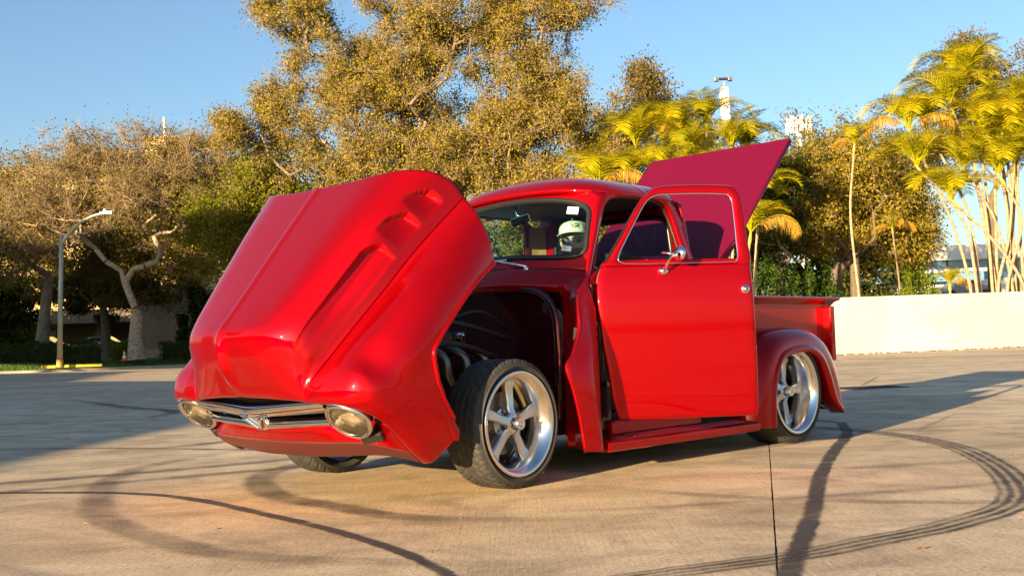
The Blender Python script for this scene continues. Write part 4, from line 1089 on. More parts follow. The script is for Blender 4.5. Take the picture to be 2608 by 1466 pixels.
for s in (1, -1):
    hl = MB().lathe([(.012, -.055), (.04, -.050), (.07, -.032), (.092, -.008), (.100, .004)], 36, AX).build('headlight', M['reflector'], truck, smooth=True)
    hl.matrix_local = TM @ Matrix.Translation((.525, s * (.672 if s > 0 else .655), .484 if s > 0 else .502)) @ Matrix.Rotation(R(8 if s > 0 else 6), 4, 'Z') @ Matrix.Rotation(R(2), 4, 'Y') @ Matrix.Scale(.94, 4)
    # hooded bezel: ring whose top reaches further forward
    prof = [(.105, -.16), (.124, -.10), (.129, -.05), (.131, -.01), (.128, .010), (.120, .021), (.111, .023), (.105, .018), (.101, .012), (.096, .004)]
    V = []; F = []; ns = 48
    for r_, h_ in prof:
        for k in range(ns):
            a = 2 * math.pi * k / ns; up = math.cos(a)
            hood_ = max(0, up) * .006 * (1 if h_ > -.1 else 0)
            V.append((h_ + hood_, r_ * math.sin(a) * 1.0, r_ * math.cos(a) * (1.06 if up > 0 else 1.0)))
    for i in range(len(prof) - 1):
        for k in range(ns): F.append((i * ns + k, i * ns + (k + 1) % ns, (i + 1) * ns + (k + 1) % ns, (i + 1) * ns + k))
    MB().add(V, F).build('bezel', M['chrome'], hl, smooth=True)
    MB().lathe([(0, -.035), (.010, -.037), (.013, -.05), (.012, -.075)], 16, AX).build('bulb', M['sticker_glass'], hl, smooth=True)
    MB().lathe([(.101, .008), (.090, .022), (.065, .034), (.033, .041), (0.0, .043)], 36, AX).build('lens', M['lens'], hl, smooth=True)
    ts = MB().box((0, 0, 0), (.05, .12, .05)).build('turn_signal', M['black'], truck, bevel=.008)
    ts.matrix_local = TM @ Matrix.Translation((.495, s * .700, .345)) @ Matrix.Rotation(R(s * 22), 4, 'Z') @ Matrix.Rotation(R(-8), 4, 'X')
    mb = MB()
    for k in range(9): mb.box((.027, -.05 + k * .0125, 0), (.005, .005, .042))
    mb.build('ribs', M['iron'], ts)

# inner braces of the clip
for s in (1, -1):
    mb = MB(); mb.tube([tuple(q) for q in tilt(np.array([(.30, s * .5, .60), (.1, s * .55, .70), (-.3, s * .6, .78)]))], .02, 8); mb.build('hood_brace', M['under'], truck)

# ---------------------------------------------------------------- wheels
def tyre(r, w, rim, seed):
    """rounded tyre with grooved tread; axis along Y, outer face towards +Y"""
    na, nw = 200, 44
    prof = []
    hw = w / 2
    # across the tread from inner to outer, with sidewalls
    pts = [(rim - .004, -hw * .80), (rim + .02, -hw * .96), ((rim + r) / 2, -hw * 1.04), (r - .035, -hw * .98), (r - .012, -hw * .90), (r - .002, -hw * .78), (r, -hw * .4), (r + .001, 0), (r, hw * .4), (r - .002, hw * .78), (r - .012, hw * .90), (r - .035, hw * .98), ((rim + r) / 2, hw * 1.04), (rim + .02, hw * .96), (rim - .004, hw * .80)]
    pr = catmull(np.array(pts), [2, 3, 3, 3, 3, 12, 12, 12, 12, 3, 3, 3, 3, 2])
    a = np.linspace(0, 2 * np.pi, na * 2, endpoint=False)
    A_, Y = np.meshgrid(a, pr[:, 1], indexing='ij'); RR = np.broadcast_to(pr[:, 0], A_.shape).copy()
    yn = Y / hw
    tread = (np.abs(yn) < .93) & (RR > r - .03)
    groove = np.zeros_like(RR)
    for gy in (-.5, -.17, .17, .5): groove = np.maximum(groove, np.clip(1 - np.abs(yn - gy) / .045, 0, 1) * 1.4)
    ph = A_ * 34 / (2 * np.pi) + np.abs(yn) * 1.5 + np.sign(yn) * .12
    lat = np.clip(1 - np.abs((ph % 1) - .5) / .10, 0, 1) * (np.abs(yn) > .2)
    ph2 = A_ * 68 / (2 * np.pi) - np.abs(yn) * 1.0
    lat2 = np.clip(1 - np.abs((ph2 % 1) - .5) / .10, 0, 1) * (np.abs(yn) > .52)
    groove = np.clip(np.maximum(groove, np.maximum(lat, lat2 * .6)), 0, 1)
    RR = RR - tread * groove * .009
    # raised ring on the sidewall
    side = (np.abs(yn) > .9) & (RR < r - .03)
    P = np.stack([RR * np.cos(A_), Y, RR * np.sin(A_)], -1)
    return P
def wheel_mesh(r, w, rim, dish, nm, parent, loc, rz, spoke0):
    wh = empty_child('wheel', parent, loc, rz)
    MB().grid(tyre(r, w, rim, 0), close_u=True, flip=True).build('tyre', M['rubber'], wh, smooth=True)
    hw = w / 2
    rp = [(rim - .002, hw * .90), (rim + .010, hw * .93), (rim + .012, hw * .99), (rim + .004, hw * 1.03), (rim - .010, hw * 1.0), (rim - .016, hw * .93), (rim - .022, hw * .90), (rim - .034, hw * .60), (rim - .05, hw - dish - .02), (rim - .055, hw - dish - .05), (rim - .06, -hw * .2), (rim - .045, -hw * .5), (rim - .01, -hw * .85), (rim + .004, -hw * .9)]
    AY = Matrix.Rotation(R(-90), 4, 'X')
    MB().lathe(rp, 72, AY).build('rim', M['alu'], wh, smooth=True)
    # five tapered spokes blending into the barrel
    yo = hw - dish
    for k in range(5):
        an = spoke0 + k * 2 * math.pi / 5
        er = rim - .036
        prof = [(.045, .027, .046), (.08, .0235, .044), (er * .55, .026, .038), (er * .80, .031, .034), (er * .93, .040, .032), (er, .068, .036)]
        V = []; 
        for rr_, hw_, th in prof:
            yy_ = yo - .004 + (.016 if rr_ < .07 else 0) - .02 * (rr_ / er) ** 2 + (.012 if rr_ >= er * .92 else 0)
            for (sx, sy) in ((-1, -1), (-1, -.25), (-.72, 0), (.72, 0), (1, -.25), (1, -1)):
                V.append((rr_, yy_ + sy * th, sx * hw_))
        mb = MB(); F = []
        n6 = 6
        for i in range(len(prof) - 1):
            for j in range(n6): F.append((i * n6 + j, i * n6 + (j + 1) % n6, (i + 1) * n6 + (j + 1) % n6, (i + 1) * n6 + j))
        Rm = Matrix.Rotation(-an, 4, 'Y')
        mb.add([Rm @ Vector(q) for q in V], F); o = mb.build('spoke', M['alu_satin'], wh, bevel=.0025, recalc=True, angle=25)
    MB().lathe([(0, -.06), (.062, -.06), (.064, -.01), (.058, .004), (.034, .012), (.033, .055), (.030, .060), (.018, .060), (.016, .052), (0, .052)], 32, Matrix.Translation((0, yo, 0)) @ AY).build('hub', M['alu'], wh, smooth=False, angle=35)
    for k in range(5):
        an = spoke0 + (k + .5) * 2 * math.pi / 5
        MB().lathe([(0, 0), (.013, 0), (.013, .016), (.008, .019), (0, .019)], 8, Matrix.Translation((.056 * math.cos(an), yo - .012, .056 * math.sin(an))) @ AY).build('lug_nut', M['iron'], wh)
    MB().lathe([(.06, -.03), (.165, -.03), (.165, -.055), (.06, -.055)], 48, Matrix.Translation((0, yo - .05, 0)) @ AY).build('brake_disc', M['iron'], wh, angle=40)
    MB().lathe([(0, 0), (.085, 0), (.085, .03), (.075, .034), (0, .034)], 32, Matrix.Translation((0, yo - .085, 0)) @ AY).build('brake_hat', M['alu_satin'], wh, angle=40)
    MB().box((.115, yo - .10, .03), (.07, .07, .14)).build('caliper', M['iron'], wh, bevel=.01)
    return wh
def empty_child(name, parent, loc, rz):
    o = bpy.data.objects.new(name, None); o.empty_display_size = .1
    put(o, parent); o.location = loc; o.rotation_euler = (0, 0, rz); return o
FW = dict(r=.338, w=.25, rim=.265, dish=.055); RW = dict(r=.362, w=.31, rim=.285, dish=.105)
wheel_mesh(FW['r'], FW['w'], FW['rim'], FW['dish'], 'f', truck, (0, .752, .337), R(3), R(92))
wheel_mesh(RW['r'], RW['w'], RW['rim'], RW['dish'], 'r', truck, (-2.79, .755, .359), 0, R(180 - 3))
wheel_mesh(FW['r'], FW['w'], FW['rim'], FW['dish'], 'f', truck, (0, -.752, .337), R(183), R(80))
wheel_mesh(RW['r'], RW['w'], RW['rim'], RW['dish'], 'r', truck, (-2.79, -.755, .359), R(180), R(20))

# ---------------------------------------------------------------- chassis and engine
mb = MB(); mb.box((-1.6, 0, .27), (4.0, .9, .14)); mb.box((-1.4, 0, .40), (1.2, 1.3, .12)); mb.tube([(0, -.7, .33), (0, .7, .33)], .04, 8); mb.tube([(-2.79, -.7, .34), (-2.79, .7, .34)], .06, 8)
mb.box((-1.45, .66, .22), (1.5, .10, .14)); mb.box((-1.45, -.66, .22), (1.5, .10, .14)); mb.box((.15, 0, .25), (1.0, .7, .08)); mb.box((.3, .36, .34), (.9, .07, .12)); mb.box((.3, -.36, .34), (.9, .07, .12))
mb.build('chassis', M['under'], truck)
eng = MB().box((.05, 0, .55), (.62, .42, .34)).build('engine', M['engine'], truck, bevel=.02)
eng.location.z = .085
MB().box((.05, .20, .70), (.56, .15, .10)).build('valve_cover', M['engine'], eng, bevel=.02)
MB().box((.05, 0, .82), (.45, .26, .10)).build('intake', M['engine'], eng, bevel=.02)
MB().lathe([(0, 0), (.17, 0), (.18, .02), (.18, .07), (.16, .09), (0, .095)], 28, Matrix.Translation((.05, 0, .86))).build('air_cleaner', M['chrome'], eng, smooth=False, angle=40)
for i in range(4):
    x = .28 - i * .15
    mb = MB(); mb.tube(catmull(np.array([(x, .24, .64), (x - .01, .34, .645), (x - .05, .40, .60), (x - .07, .41, .50), (x - .16, .38, .40)]), 5), .026, 10); mb.build('header_pipe', M['iron'], eng, smooth=True)
    mb = MB(); mb.tube(catmull(np.array([(x + .03, .26, .70), (x + .03, .33, .73), (x, .30, .80), (x, .14, .84)]), 5), .007, 6); mb.build('plug_lead', M['black'], eng, smooth=True)
    MB().lathe([(0, 0), (.022, 0), (.024, .05), (.012, .06), (.010, .08), (0, .08)], 12, Matrix.Translation((x + .03, .26, .70)) @ Matrix.Rotation(R(-65), 4, 'X')).build('plug_boot', M['chrome'], eng, smooth=True)
MB().box((.42, 0, .55), (.06, .55, .40)).build('radiator', M['under'], eng)
for k, (a_, b_, c_) in enumerate([((.35, .30, .62), (.1, .46, .68), (-.30, .42, .60)), ((.30, .20, .78), (.0, .36, .80), (-.5, .34, .70)), ((.38, .10, .74), (.36, .30, .60), (.20, .36, .42)), ((-.1, .2, .80), (-.3, .3, .86), (-.6, .25, .75))]):
    MB().tube(catmull(np.array([a_, b_, c_]), 8), .016 - .002 * k, 8).build('hose', M['black'], eng, smooth=True)
MB().lathe([(0, 0), (.05, 0), (.055, .03), (.055, .13), (.04, .16), (0, .16)], 18, Matrix.Translation((-.35, .40, .42))).build('canister', M['engine'], eng, smooth=True)
for s in (1, -1):
    MB().tube(catmull(np.array([(.12, s * .40, .30), (.0, s * .52, .36), (-.02, s * .66, .36)]), 4), .022, 8).build('control_arm', M['under'], truck, smooth=True)
    MB().tube([(-.08, s * .50, .30), (-.10, s * .46, .62)], .030, 12).build('shock_absorber', M['iron'], truck, smooth=True)
    MB().tube([(-.10 + .045 * math.cos(q), s * .475 + .045 * math.sin(q), .34 + .03 * q / 3.14) for q in np.linspace(0, 6.28 * 5, 90)], .007, 6).build('coil_spring', M['black'], truck, smooth=True)
# hinges of the driver's door
for z_ in (.52, .98):
    MB().box(tuple(H_ * 0 + np.array([-.84, .815, z_])), (.10, .035, .055)).build('door_hinge', M['iron'], truck, bevel=.006) if False else None

# ---------------------------------------------------------------- cab
cab = empty_child('cab', truck, (0, 0, 0), 0)
def body(grid_, name, m=None, parent=cab, flip=False, solid=.012, mirror=False, close_v=False):
    o = MB().grid(grid_, flip=flip, close_v=close_v).build(name, m or M['paint'], parent, smooth=True, solid=solid)
    if mirror:
        q = np.array(grid_, float).copy(); q[..., 1] *= -1
        MB().grid(q, flip=not flip, close_v=close_v).build(name, m or M['paint'], parent, smooth=True, solid=solid)
    return o
def wsurf(s, t):
    """windshield surface: s -1..1 across, t 0 (bottom) .. 1 (top); extends past the glass"""
    a = abs(s)
    yb = .665 * a; yt = .615 * a
    xb = -.735 - .13 * a ** 3.0; xt = -.925 - .075 * a ** 3.0
    zb = 1.262 - .045 * a ** 2; zt = 1.668 - .060 * a ** 2
    e = max(0.0, a - 1.0)
    x = xb + (xt - xb) * t - e * 0.5; y = yb + (yt - yb) * t; z = zb + (zt - zb) * t
    x += -.010 * math.sin(math.pi * min(max(t, 0), 1)) * -1
    return np.array([x, math.copysign(y, s) if s else 0.0, z])
def rrect(n, rx, ry, e=5.0):
    """rounded rectangle outline as (s, t) around the centre"""
    out = []
    for k in range(n):
        a = 2 * math.pi * k / n; c, s_ = math.cos(a), math.sin(a)
        d = (abs(c) ** e + abs(s_) ** e) ** (-1 / e)
        out.append((c * d * rx, s_ * d * ry))
    return out
NW = 120
inner = rrect(NW, .99, .47, 7)
outer = rrect(NW, 1.065, .66, 16)
rows = []
for f in (0, .03, .08, .25, .5, .75, 1):
    rows.append([wsurf(inner[k][0] * (1 - f) + outer[k][0] * f * (.968 + .032 * min(1, max(0, .5 + outer[k][1]))), .5 + inner[k][1] * (1 - f) + outer[k][1] * f) for k in range(NW)])
rows[0] = [q - np.array([.012, 0, 0]) for q in rows[0]]
MB().grid(np.array(rows), close_v=True).build('windshield_frame', M['paint'], cab, smooth=True, solid=.01)
gk = [wsurf(inner[k][0] * .985, .5 + inner[k][1] * .97) + np.array([.006, 0, 0]) for k in range(NW)]
MB().tube(gk, .019, 10, closed=True).build('windshield_gasket', M['gasket'], cab, smooth=True)
MB().tube([q + np.array([.014, 0, 0]) for q in [wsurf(inner[k][0] * .995, .5 + inner[k][1] * .995) for k in range(NW)]], .006, 8, closed=True).build('gasket_trim', M['chrome'], cab, smooth=True)
gl = np.array([[wsurf(s, .5 + t) for s in np.linspace(-.97, .97, 40)] for t in np.linspace(-.455, .455, 12)])
MB().grid(gl).build('windshield', M['glass'], cab, smooth=True)

# roof shell: edge loop to crown
def roof_edge(k, n):
    a = 2 * math.pi * k / n; c, s_ = math.cos(a), math.sin(a); e = 5.5
    d = (abs(c) ** e + abs(s_) ** e) ** (-1 / e)
    x = -1.405 + c * d * (.505 if c > 0 else .52); y = s_ * d * .665
    x -= .085 * (abs(y) / .665) ** 3 if c > 0 else -.05 * (abs(y) / .665) ** 3
    return np.array([x, y, 1.655 + (.035 * (1 - (y / .665) ** 2) if abs(c) > .3 else 0)])
NRF = 144
rr = []
for f, dz in ((0, -.012), (.02, .006), (.05, .026), (.10, .048), (.18, .070), (.30, .092), (.45, .110), (.62, .123), (.80, .131), (.93, .134), (1, .1345)):
    row = []
    for k in range(NRF):
        q = roof_edge(k, NRF); cen = np.array([-1.42, 0, q[2]])
        p = q * (1 - f) + cen * f; p[2] = q[2] * (1 - f) + 1.67 * f + dz
        row.append(p)
    rr.append(row)
MB().grid(np.array(rr), close_v=True, flip=True).build('roof', M['paint'], cab, smooth=True, solid=.02)
# drip rail
dr = [roof_edge(k, NRF) + np.array([0, 0, -.006]) for k in range(NRF)]
MB().tube([tuple(q) for q in dr], .007, 6, closed=True).build('drip_rail', M['paint'], cab, smooth=True)
# headliner
MB().box((-1.41, 0, 1.655), (.85, 1.14, .02)).build('headliner', M['black'], cab)

# A pillar (side face) and door header for both sides
for s in (1, -1):
    A_ = np.array([[(-.785, .722, 1.10), (-.843, .710, 1.23), (-.942, .685, 1.42), (-1.035, .658, 1.565), (-1.15, .650, 1.632), (-1.40, .648, 1.648), (-1.60, .645, 1.638), (-1.70, .650, 1.585), (-1.745, .690, 1.40), (-1.765, .720, 1.25), (-1.765, .760, 1.05)],
                   [(-.755, .712, 1.10), (-.808, .692, 1.23), (-.900, .668, 1.42), (-.985, .645, 1.590), (-1.09, .652, 1.655), (-1.40, .655, 1.672), (-1.66, .650, 1.664), (-1.80, .645, 1.60), (-1.855, .680, 1.40), (-1.880, .712, 1.25), (-1.885, .755, 1.05)]])
    A_[..., 1] *= s
    A_ = catmull(A_, 5, 1)
    mid_ = (A_[0] + A_[1]) / 2; mid_[:, 1] += s * .006
    MB().grid(np.stack([A_[0] - np.array([0, s * .045, 0]), A_[0] - np.array([0, s * .008, 0]), A_[0], mid_, A_[1]]), flip=(s < 0)).build('door_surround', M['paint'], cab, smooth=True, solid=.006)
    MB().tube([tuple(q) for q in A_[0] - np.array([0, s * .03, 0])], .009, 6).build('weatherstrip', M['gasket'], cab, smooth=True)
# rear corner and back wall with a wide rear window
cor = np.array([[(-1.765, .760, 1.06), (-1.885, .755, 1.06), (-1.935, .70, 1.06), (-1.95, .60, 1.06), (-1.955, .50, 1.06)],
                [(-1.765, .720, 1.25), (-1.875, .712, 1.25), (-1.925, .66, 1.25), (-1.94, .60, 1.26), (-1.945, .50, 1.27)],
                ])
for s in (1, -1):
    c2 = [[(-1.77, .80, .24), (-1.90, .80, .24), (-1.945, .76, .24), (-1.955, .64, .24), (-1.955, .5, .24)],
          [(-1.765, .805, .60), (-1.895, .805, .60), (-1.94, .77, .60), (-1.955, .64, .60), (-1.955, .5, .60)],
          [(-1.765, .800, .90), (-1.89, .795, .90), (-1.94, .75, .90), (-1.955, .62, .90), (-1.955, .5, .90)],
          [(-1.765, .760, 1.06), (-1.885, .755, 1.06), (-1.935, .70, 1.06), (-1.95, .60, 1.06), (-1.955, .50, 1.06)],
          [(-1.765, .722, 1.25), (-1.88, .712, 1.25), (-1.925, .66, 1.25), (-1.94, .58, 1.25), (-1.945, .50, 1.25)]]
    c2 = np.array(c2); c2[..., 1] *= s
    MB().grid(catmull(catmull(c2, 6, 0), 5, 1), flip=(s > 0)).build('cab_corner', M['paint'], cab, smooth=True, solid=.02)
def bsurf(s, t):
    y = s * (.66 - .05 * t); x = -1.945 + .05 * abs(s) ** 4 + .03 * t; z = 1.21 + t * .45
    return np.array([x, y, z])
bi = rrect(96, .80, .36, 6); bo = rrect(96, 1.03, .56, 14)
rows = [[bsurf(bi[k][0] * (1 - f) + bo[k][0] * f, .47 + bi[k][1] * (1 - f) + bo[k][1] * f) for k in range(96)] for f in (0, .1, .5, 1)]
MB().grid(np.array(rows), close_v=True, flip=True).build('back_wall', M['paint'], cab, smooth=True, solid=.02)
MB().tube([tuple(bsurf(q[0], .47 + q[1]) + np.array([.012, 0, 0])) for q in bi], .018, 8, closed=True).build('rear_gasket', M['gasket'], cab, smooth=True)
MB().grid(np.array([[bsurf(s, .47 + t) for s in np.linspace(-.79, .79, 14)] for t in np.linspace(-.35, .35, 4)])).build('rear_window', M['glass'], cab, smooth=True)
MB().box((-1.94, 0, .75), (.03, 1.1, .95)).build('back_panel', M['paint'], cab)
# rocker, floor, dash, seat
MB().box((-1.32, .765, .245), (.92, .06, .09)).build('rocker', M['paint'], cab, bevel=.015)
MB().box((-1.32, -.765, .245), (.92, .06, .09)).build('rocker', M['paint'], cab, bevel=.015)
MB().box((-1.35, 0, .30), (1.15, 1.44, .05)).build('floor', M['under'], cab)
MB().box((-.93, 0, 1.10), (.22, 1.30, .20)).build('dashboard', M['paint'], cab, bevel=.05)
MB().box((-1.45, 0, .60), (.56, 1.30, .22)).build('seat', M['tan'], cab, bevel=.05)
sb = MB().box((0, 0, 0), (.16, 1.30, .62)).build('seat_back', M['tan'], cab, bevel=.05); sb.location = (-1.77, 0, .93); sb.rotation_euler = (0, R(-12), 0)
for s in (1, -1):
    MB().add([(-1.80, s * .70, 1.20), (-1.92, s * .62, 1.20), (-1.86, s * .57, 1.60), (-1.74, s * .62, 1.60)], [(0, 1, 2, 3)]).build('corner_trim', M['tan'], cab, solid=.01)
# steering wheel
stw = empty_child('steering_wheel', cab, (-1.12, .36, 1.02), 0); stw.rotation_euler = (0, R(-62), 0)
MB().tube([(0.19 * math.cos(a), 0.19 * math.sin(a), 0) for a in np.linspace(0, 2 * math.pi, 40, endpoint=False)], .014, 8, closed=True).build('steering_rim', M['black'], stw, smooth=True)
for a in (90, 210, 330): MB().tube([(0, 0, -.02), (.19 * math.cos(R(a)), .19 * math.sin(R(a)), 0)], .009, 6).build('steering_spoke', M['chrome'], stw, smooth=True)

# cowl: from the windshield foot down to the bulkhead lip
rows = []
bot = [wsurf(s, .5 - .66 * 1.0) for s in np.linspace(-1.1, 1.1, 41)]
for f in np.linspace(0, 1, 8):
    row = []
    for i, s in enumerate(np.linspace(-1.1, 1.1, 41)):
        a = abs(s); b = wsurf(s, .5 - .62)
        lipx = -.635 - .11 * a ** 2.2; y = math.copysign(.70 * min(a, 1.0) ** .95 + max(0, a - 1) * .4, s)
        e = np.array([lipx, y, 1.130 - .055 * a ** 2])
        p = b * (1 - f) + e * f; p[2] += .012 * math.sin(math.pi * f)
        row.append(p)
    rows.append(row)
for dx, dz in ((.012, -.012), (.014, -.035), (.004, -.05)):
    rows.append([q + np.array([dx, 0, dz]) for q in rows[7]])
MB().grid(np.array(rows)).build('cowl', M['paint'], cab, smooth=True, solid=.01)
# bulkhead (firewall) with rounded shoulders
fw = []
for k in range(41):
    a = math.pi * k / 40; e = 4.5; c, s_ = math.cos(a), math.sin(a); d = (abs(c) ** e + abs(s_) ** e) ** (-1 / e)
    fw.append((c * d * .56, .62 + s_ * d * .455))
fwp = [(.56, .32)] + fw + [(-.56, .32)]
MB().prism(fwp, -.01, .01, Matrix(((0, 0, 1, -.70), (1, 0, 0, 0), (0, 1, 0, 0), (0, 0, 0, 1)))).build('firewall', M['paint_shade'], cab, recalc=True)
# recess wall between bulkhead and cowl lip, rolled bead round it
rr_ = []
for dx, sc in ((-.70, 1.0), (-.66, 1.0), (-.64, 1.02), (-.635, 1.05), (-.65, 1.09)):
    rr_.append([(dx, y * sc, .62 + (z - .62) * (1 + (sc - 1) * .7)) for y, z in fwp])
MB().grid(np.array(rr_)).build('bulkhead_recess', M['paint_shade'], cab, smooth=True, solid=.006)
# side shells: from bulkhead out to the fender rear
for s in (1, -1):
    sh = np.array([[(-.65, .60, 1.09), (-.68, .66, 1.10), (-.700, .705, 1.115), (-.735, .715, 1.12), (-.768, .722, 1.12)],
                   [(-.66, .62, 1.02), (-.66, .68, 1.03), (-.645, .755, 1.04), (-.69, .765, 1.04), (-.732, .765, 1.04)],
                   [(-.67, .62, .93), (-.67, .70, .93), (-.575, .815, .93), (-.66, .813, .93), (-.738, .795, .93)],
                   [(-.67, .62, .82), (-.66, .70, .82), (-.530, .855, .81), (-.64, .850, .82), (-.745, .800, .82)],
                   [(-.67, .62, .70), (-.64, .70, .70), (-.435, .880, .68), (-.60, .890, .70), (-.750, .800, .70)],
                   [(-.67, .62, .62), (-.62, .70, .62), (-.375, .885, .615), (-.57, .912, .60), (-.752, .800, .58)],
                   [(-.66, .62, .50), (-.60, .72, .50), (-.400, .905, .50), (-.57, .925, .48), (-.750, .800, .45)],
                   [(-.66, .62, .33), (-.62, .74, .33), (-.440, .915, .33), (-.58, .93, .32), (-.715, .810, .30)],
                   [(-.66, .62, .15), (-.62, .76, .15), (-.470, .920, .15), (-.60, .93, .145), (-.66, .83, .145)]])
    sh[..., 1] *= s
    a = catmull(catmull(sh[:, :3], 5, 0), 6, 1); b = catmull(catmull(sh[:, 2:], 5, 0), 8, 1)
    MB().grid(a, flip=(s < 0)).build('inner_shell', M['paint'], cab, smooth=True, solid=.008)
    MB().grid(b, flip=(s < 0)).build('cowl_side', M['paint'], cab, smooth=True, solid=.008)
    MB().tube([tuple(q) for q in b[:, 0]], .010, 8).build('flange_bead', M['paint'], cab, smooth=True)
    MB().box((-.835, s * .735, .66), (.15, .05, .86)).build('hinge_pillar', M['paint_shade'], cab, bevel=.01)
    # latch on the shell
    MB().box((-.60, s * .765, .80), (.03, .03, .07)).build('latch', M['under'], cab, bevel=.006)
# wiper
def wiper(y0, dy):
    w = empty_child('wiper', cab, (-.72, y0, 1.185), 0)
    MB().lathe([(0, 0), (.018, 0), (.016, .03), (0, .036)], 14, Matrix.Translation((.01, 0, .0))).build('pivot', M['chrome'], w, smooth=True)
    MB().tube([(.01, 0, .03), (.012, dy * .35, .055), (.014, dy, .095)], [.013, .010, .004], 8).build('wiper_arm', M['chrome'], w, smooth=True)
    MB().tube([(.012, dy * .55, .085), (.012, dy * 1.35, .088)], .005, 6).build('wiper_blade', M['alu_satin'], w, smooth=True)
wiper(.30, -.30); wiper(-.36, -.22)
# rear view mirror and the stickers on the glass
rvm = MB().box((0, 0, 0), (.02, .19, .055)).build('rear_view_mirror', M['chrome'], cab, bevel=.008); rvm.location = (-.97, .02, 1.545); rvm.rotation_euler = (R(6), R(12), R(-8))
MB().tube([(-.0, -.02, .10), (.0, -.03, .04), (.0, .01, .02)], .006, 8).build('mirror_stem', M['chrome'], rvm, smooth=True)

def letters(name, strokes, w, m, parent, plane, th=.0006):
    """flat print built from strokes; plane(u, v) gives the point and the normal"""
    mb = MB()
    for st_ in strokes:
        for (a, b) in zip(st_[:-1], st_[1:]):
            d = np.array(b) - np.array(a); ln = np.linalg.norm(d); n = np.array([-d[1], d[0]]) / ln * w / 2; e_ = d / ln * w * .4
            q = [np.array(a) - e_ + n, np.array(b) + e_ + n, np.array(b) + e_ - n, np.array(a) - e_ - n]
            mb.add([plane(*k_) for k_ in q], [(0, 1, 2, 3)])
    return mb.build(name, m, parent)
M['sticker'] = mat('white_sticker', (0.78, 0.77, 0.74), 0.5)
M['ink'] = mat('black_ink', (0.02, 0.02, 0.02), 0.5)
M['ink_red'] = mat('red_ink', (0.6, 0.06, 0.03), 0.5)
def on_glass(sc, tc_, w, h, name, ro=0.0):
    c = wsurf(sc, tc_); ds = (wsurf(sc + .01, tc_) - wsurf(sc - .01, tc_)); ds /= np.linalg.norm(ds); dt = wsurf(sc, tc_ + .01) - wsurf(sc, tc_ - .01); dt /= np.linalg.norm(dt)
    n = np.cross(ds, dt); n = n if n[0] > 0 else -n
    ca_, sa_ = math.cos(ro), math.sin(ro); ds, dt = ds * ca_ + dt * sa_, dt * ca_ - ds * sa_
    pl = lambda u, v, o_=0.004: tuple(c + ds * u + dt * v + n * o_)
    mb = MB(); mb.add([pl(-w / 2, -h / 2), pl(w / 2, -h / 2), pl(w / 2, h / 2), pl(-w / 2, h / 2)], [(0, 1, 2, 3)])
    return mb.build(name, M['sticker'], cab), pl
st1, pl = on_glass(.80, .80, .075, .05, 'sticker')
letters('print', [[(-.02, .017), (.02, .017)]], .004, M['ink_red'], st1, lambda u, v: pl(u, v, .0055))
letters('print', [[(-.032, .019), (-.026, .019)], [(.026, .019), (.032, .019)]], .006, M['ink'], st1, lambda u, v: pl(u, v, .0055))
st2, pl2 = on_glass(.80, .20, .062, .034, 'sticker', R(-4))
letters('print', [[(-.022, y_), (.002, y_)] for y_ in (-.007, -.002, .003, .008)], .0014, M['ink'], st2, lambda u, v: pl2(u, v, .0055))

# running boards
for s in (1, -1):
    pr = [(.80, .205), (.815, .205), (.90, .192), (.925, .188), (.938, .180), (.940, .165), (.935, .135), (.925, .130), (.80, .130)]
    xs = [-.655, -.67, -2.20, -2.24]
    g_ = np.array([[(x, s * y, z) for y, z in pr] for x in xs])
    rb = MB().grid(g_, close_v=True, flip=(s > 0)).add(g_[0].tolist(), [tuple(range(len(pr)))]).build('running_board', M['paint'], truck, angle=30, recalc=True)
    for k in range(6):
        y = .815 + k * .014
        MB().box((-1.55, s * y, .2055 - (y - .815) * .13), (1.2, .006, .006)).build('rib', M['paint'], rb, bevel=.002)

# ---------------------------------------------------------------- driver's door
H_ = np.array([-.86, .86, 0.0]); E_ = np.array([-.796, .605, 0.0]); NN = np.array([.605, .796, 0.0])
def doff(z): return float(np.interp(z, [.28, .40, .60, .85, .97, 1.03, 1.10, 1.20, 1.45, 1.66], [-.028, -.012, 0, .004, .002, -.004, -.012, -.034, -.085, -.135]))
_zs = np.linspace(.2, 1.7, 151); _ks = np.array([doff(z) for z in _zs]); _kk = np.exp(-np.linspace(-2, 2, 13) ** 2); _kk /= _kk.sum()
_ks = np.convolve(np.pad(_ks, 6, mode='edge'), _kk, 'valid')
def dpt(u, z, o=0.0): return H_ + E_ * u + NN * (float(np.interp(z, _zs, _ks)) + o) + np.array([0, 0, z])
door = empty_child('door', truck, (0, 0, 0), 0)
# lower skin
zf = [(.288, .000), (.33, -.018), (.425, -.042), (.563, -.060), (.724, -.088), (.885, -.104), (.977, -.110), (1.06, -.109), (1.116, -.100), (1.17, -.080), (1.190, -.066)]
zr = [(.288, .842), (.33, .848), (.6, .846), (1.0, .840), (1.190, .838)]
rows = []
for z in np.concatenate([[.288, .292, .30], np.linspace(.315, 1.19, 60)]):
    u0 = np.interp(z, [a for a, b in zf], [b for a, b in zf]); u1 = np.interp(z, [a for a, b in zr], [b for a, b in zr])
    us = np.concatenate([[u0, u0 + .004, u0 + .012], np.linspace(u0 + .03, u1 - .03, 30), [u1 - .012, u1 - .004, u1]])
    ed = np.array([min(1, (u - u0) / .02, (u1 - u) / .02, (z - .288) / .02) for u in us])
    rows.append([dpt(u, z, -.010 * (1 - max(0, e)) ** 2) for u, e in zip(us, ed)])
MB().grid(np.array(rows)).build('door_skin', M['paint'], door, smooth=True, solid=.045)
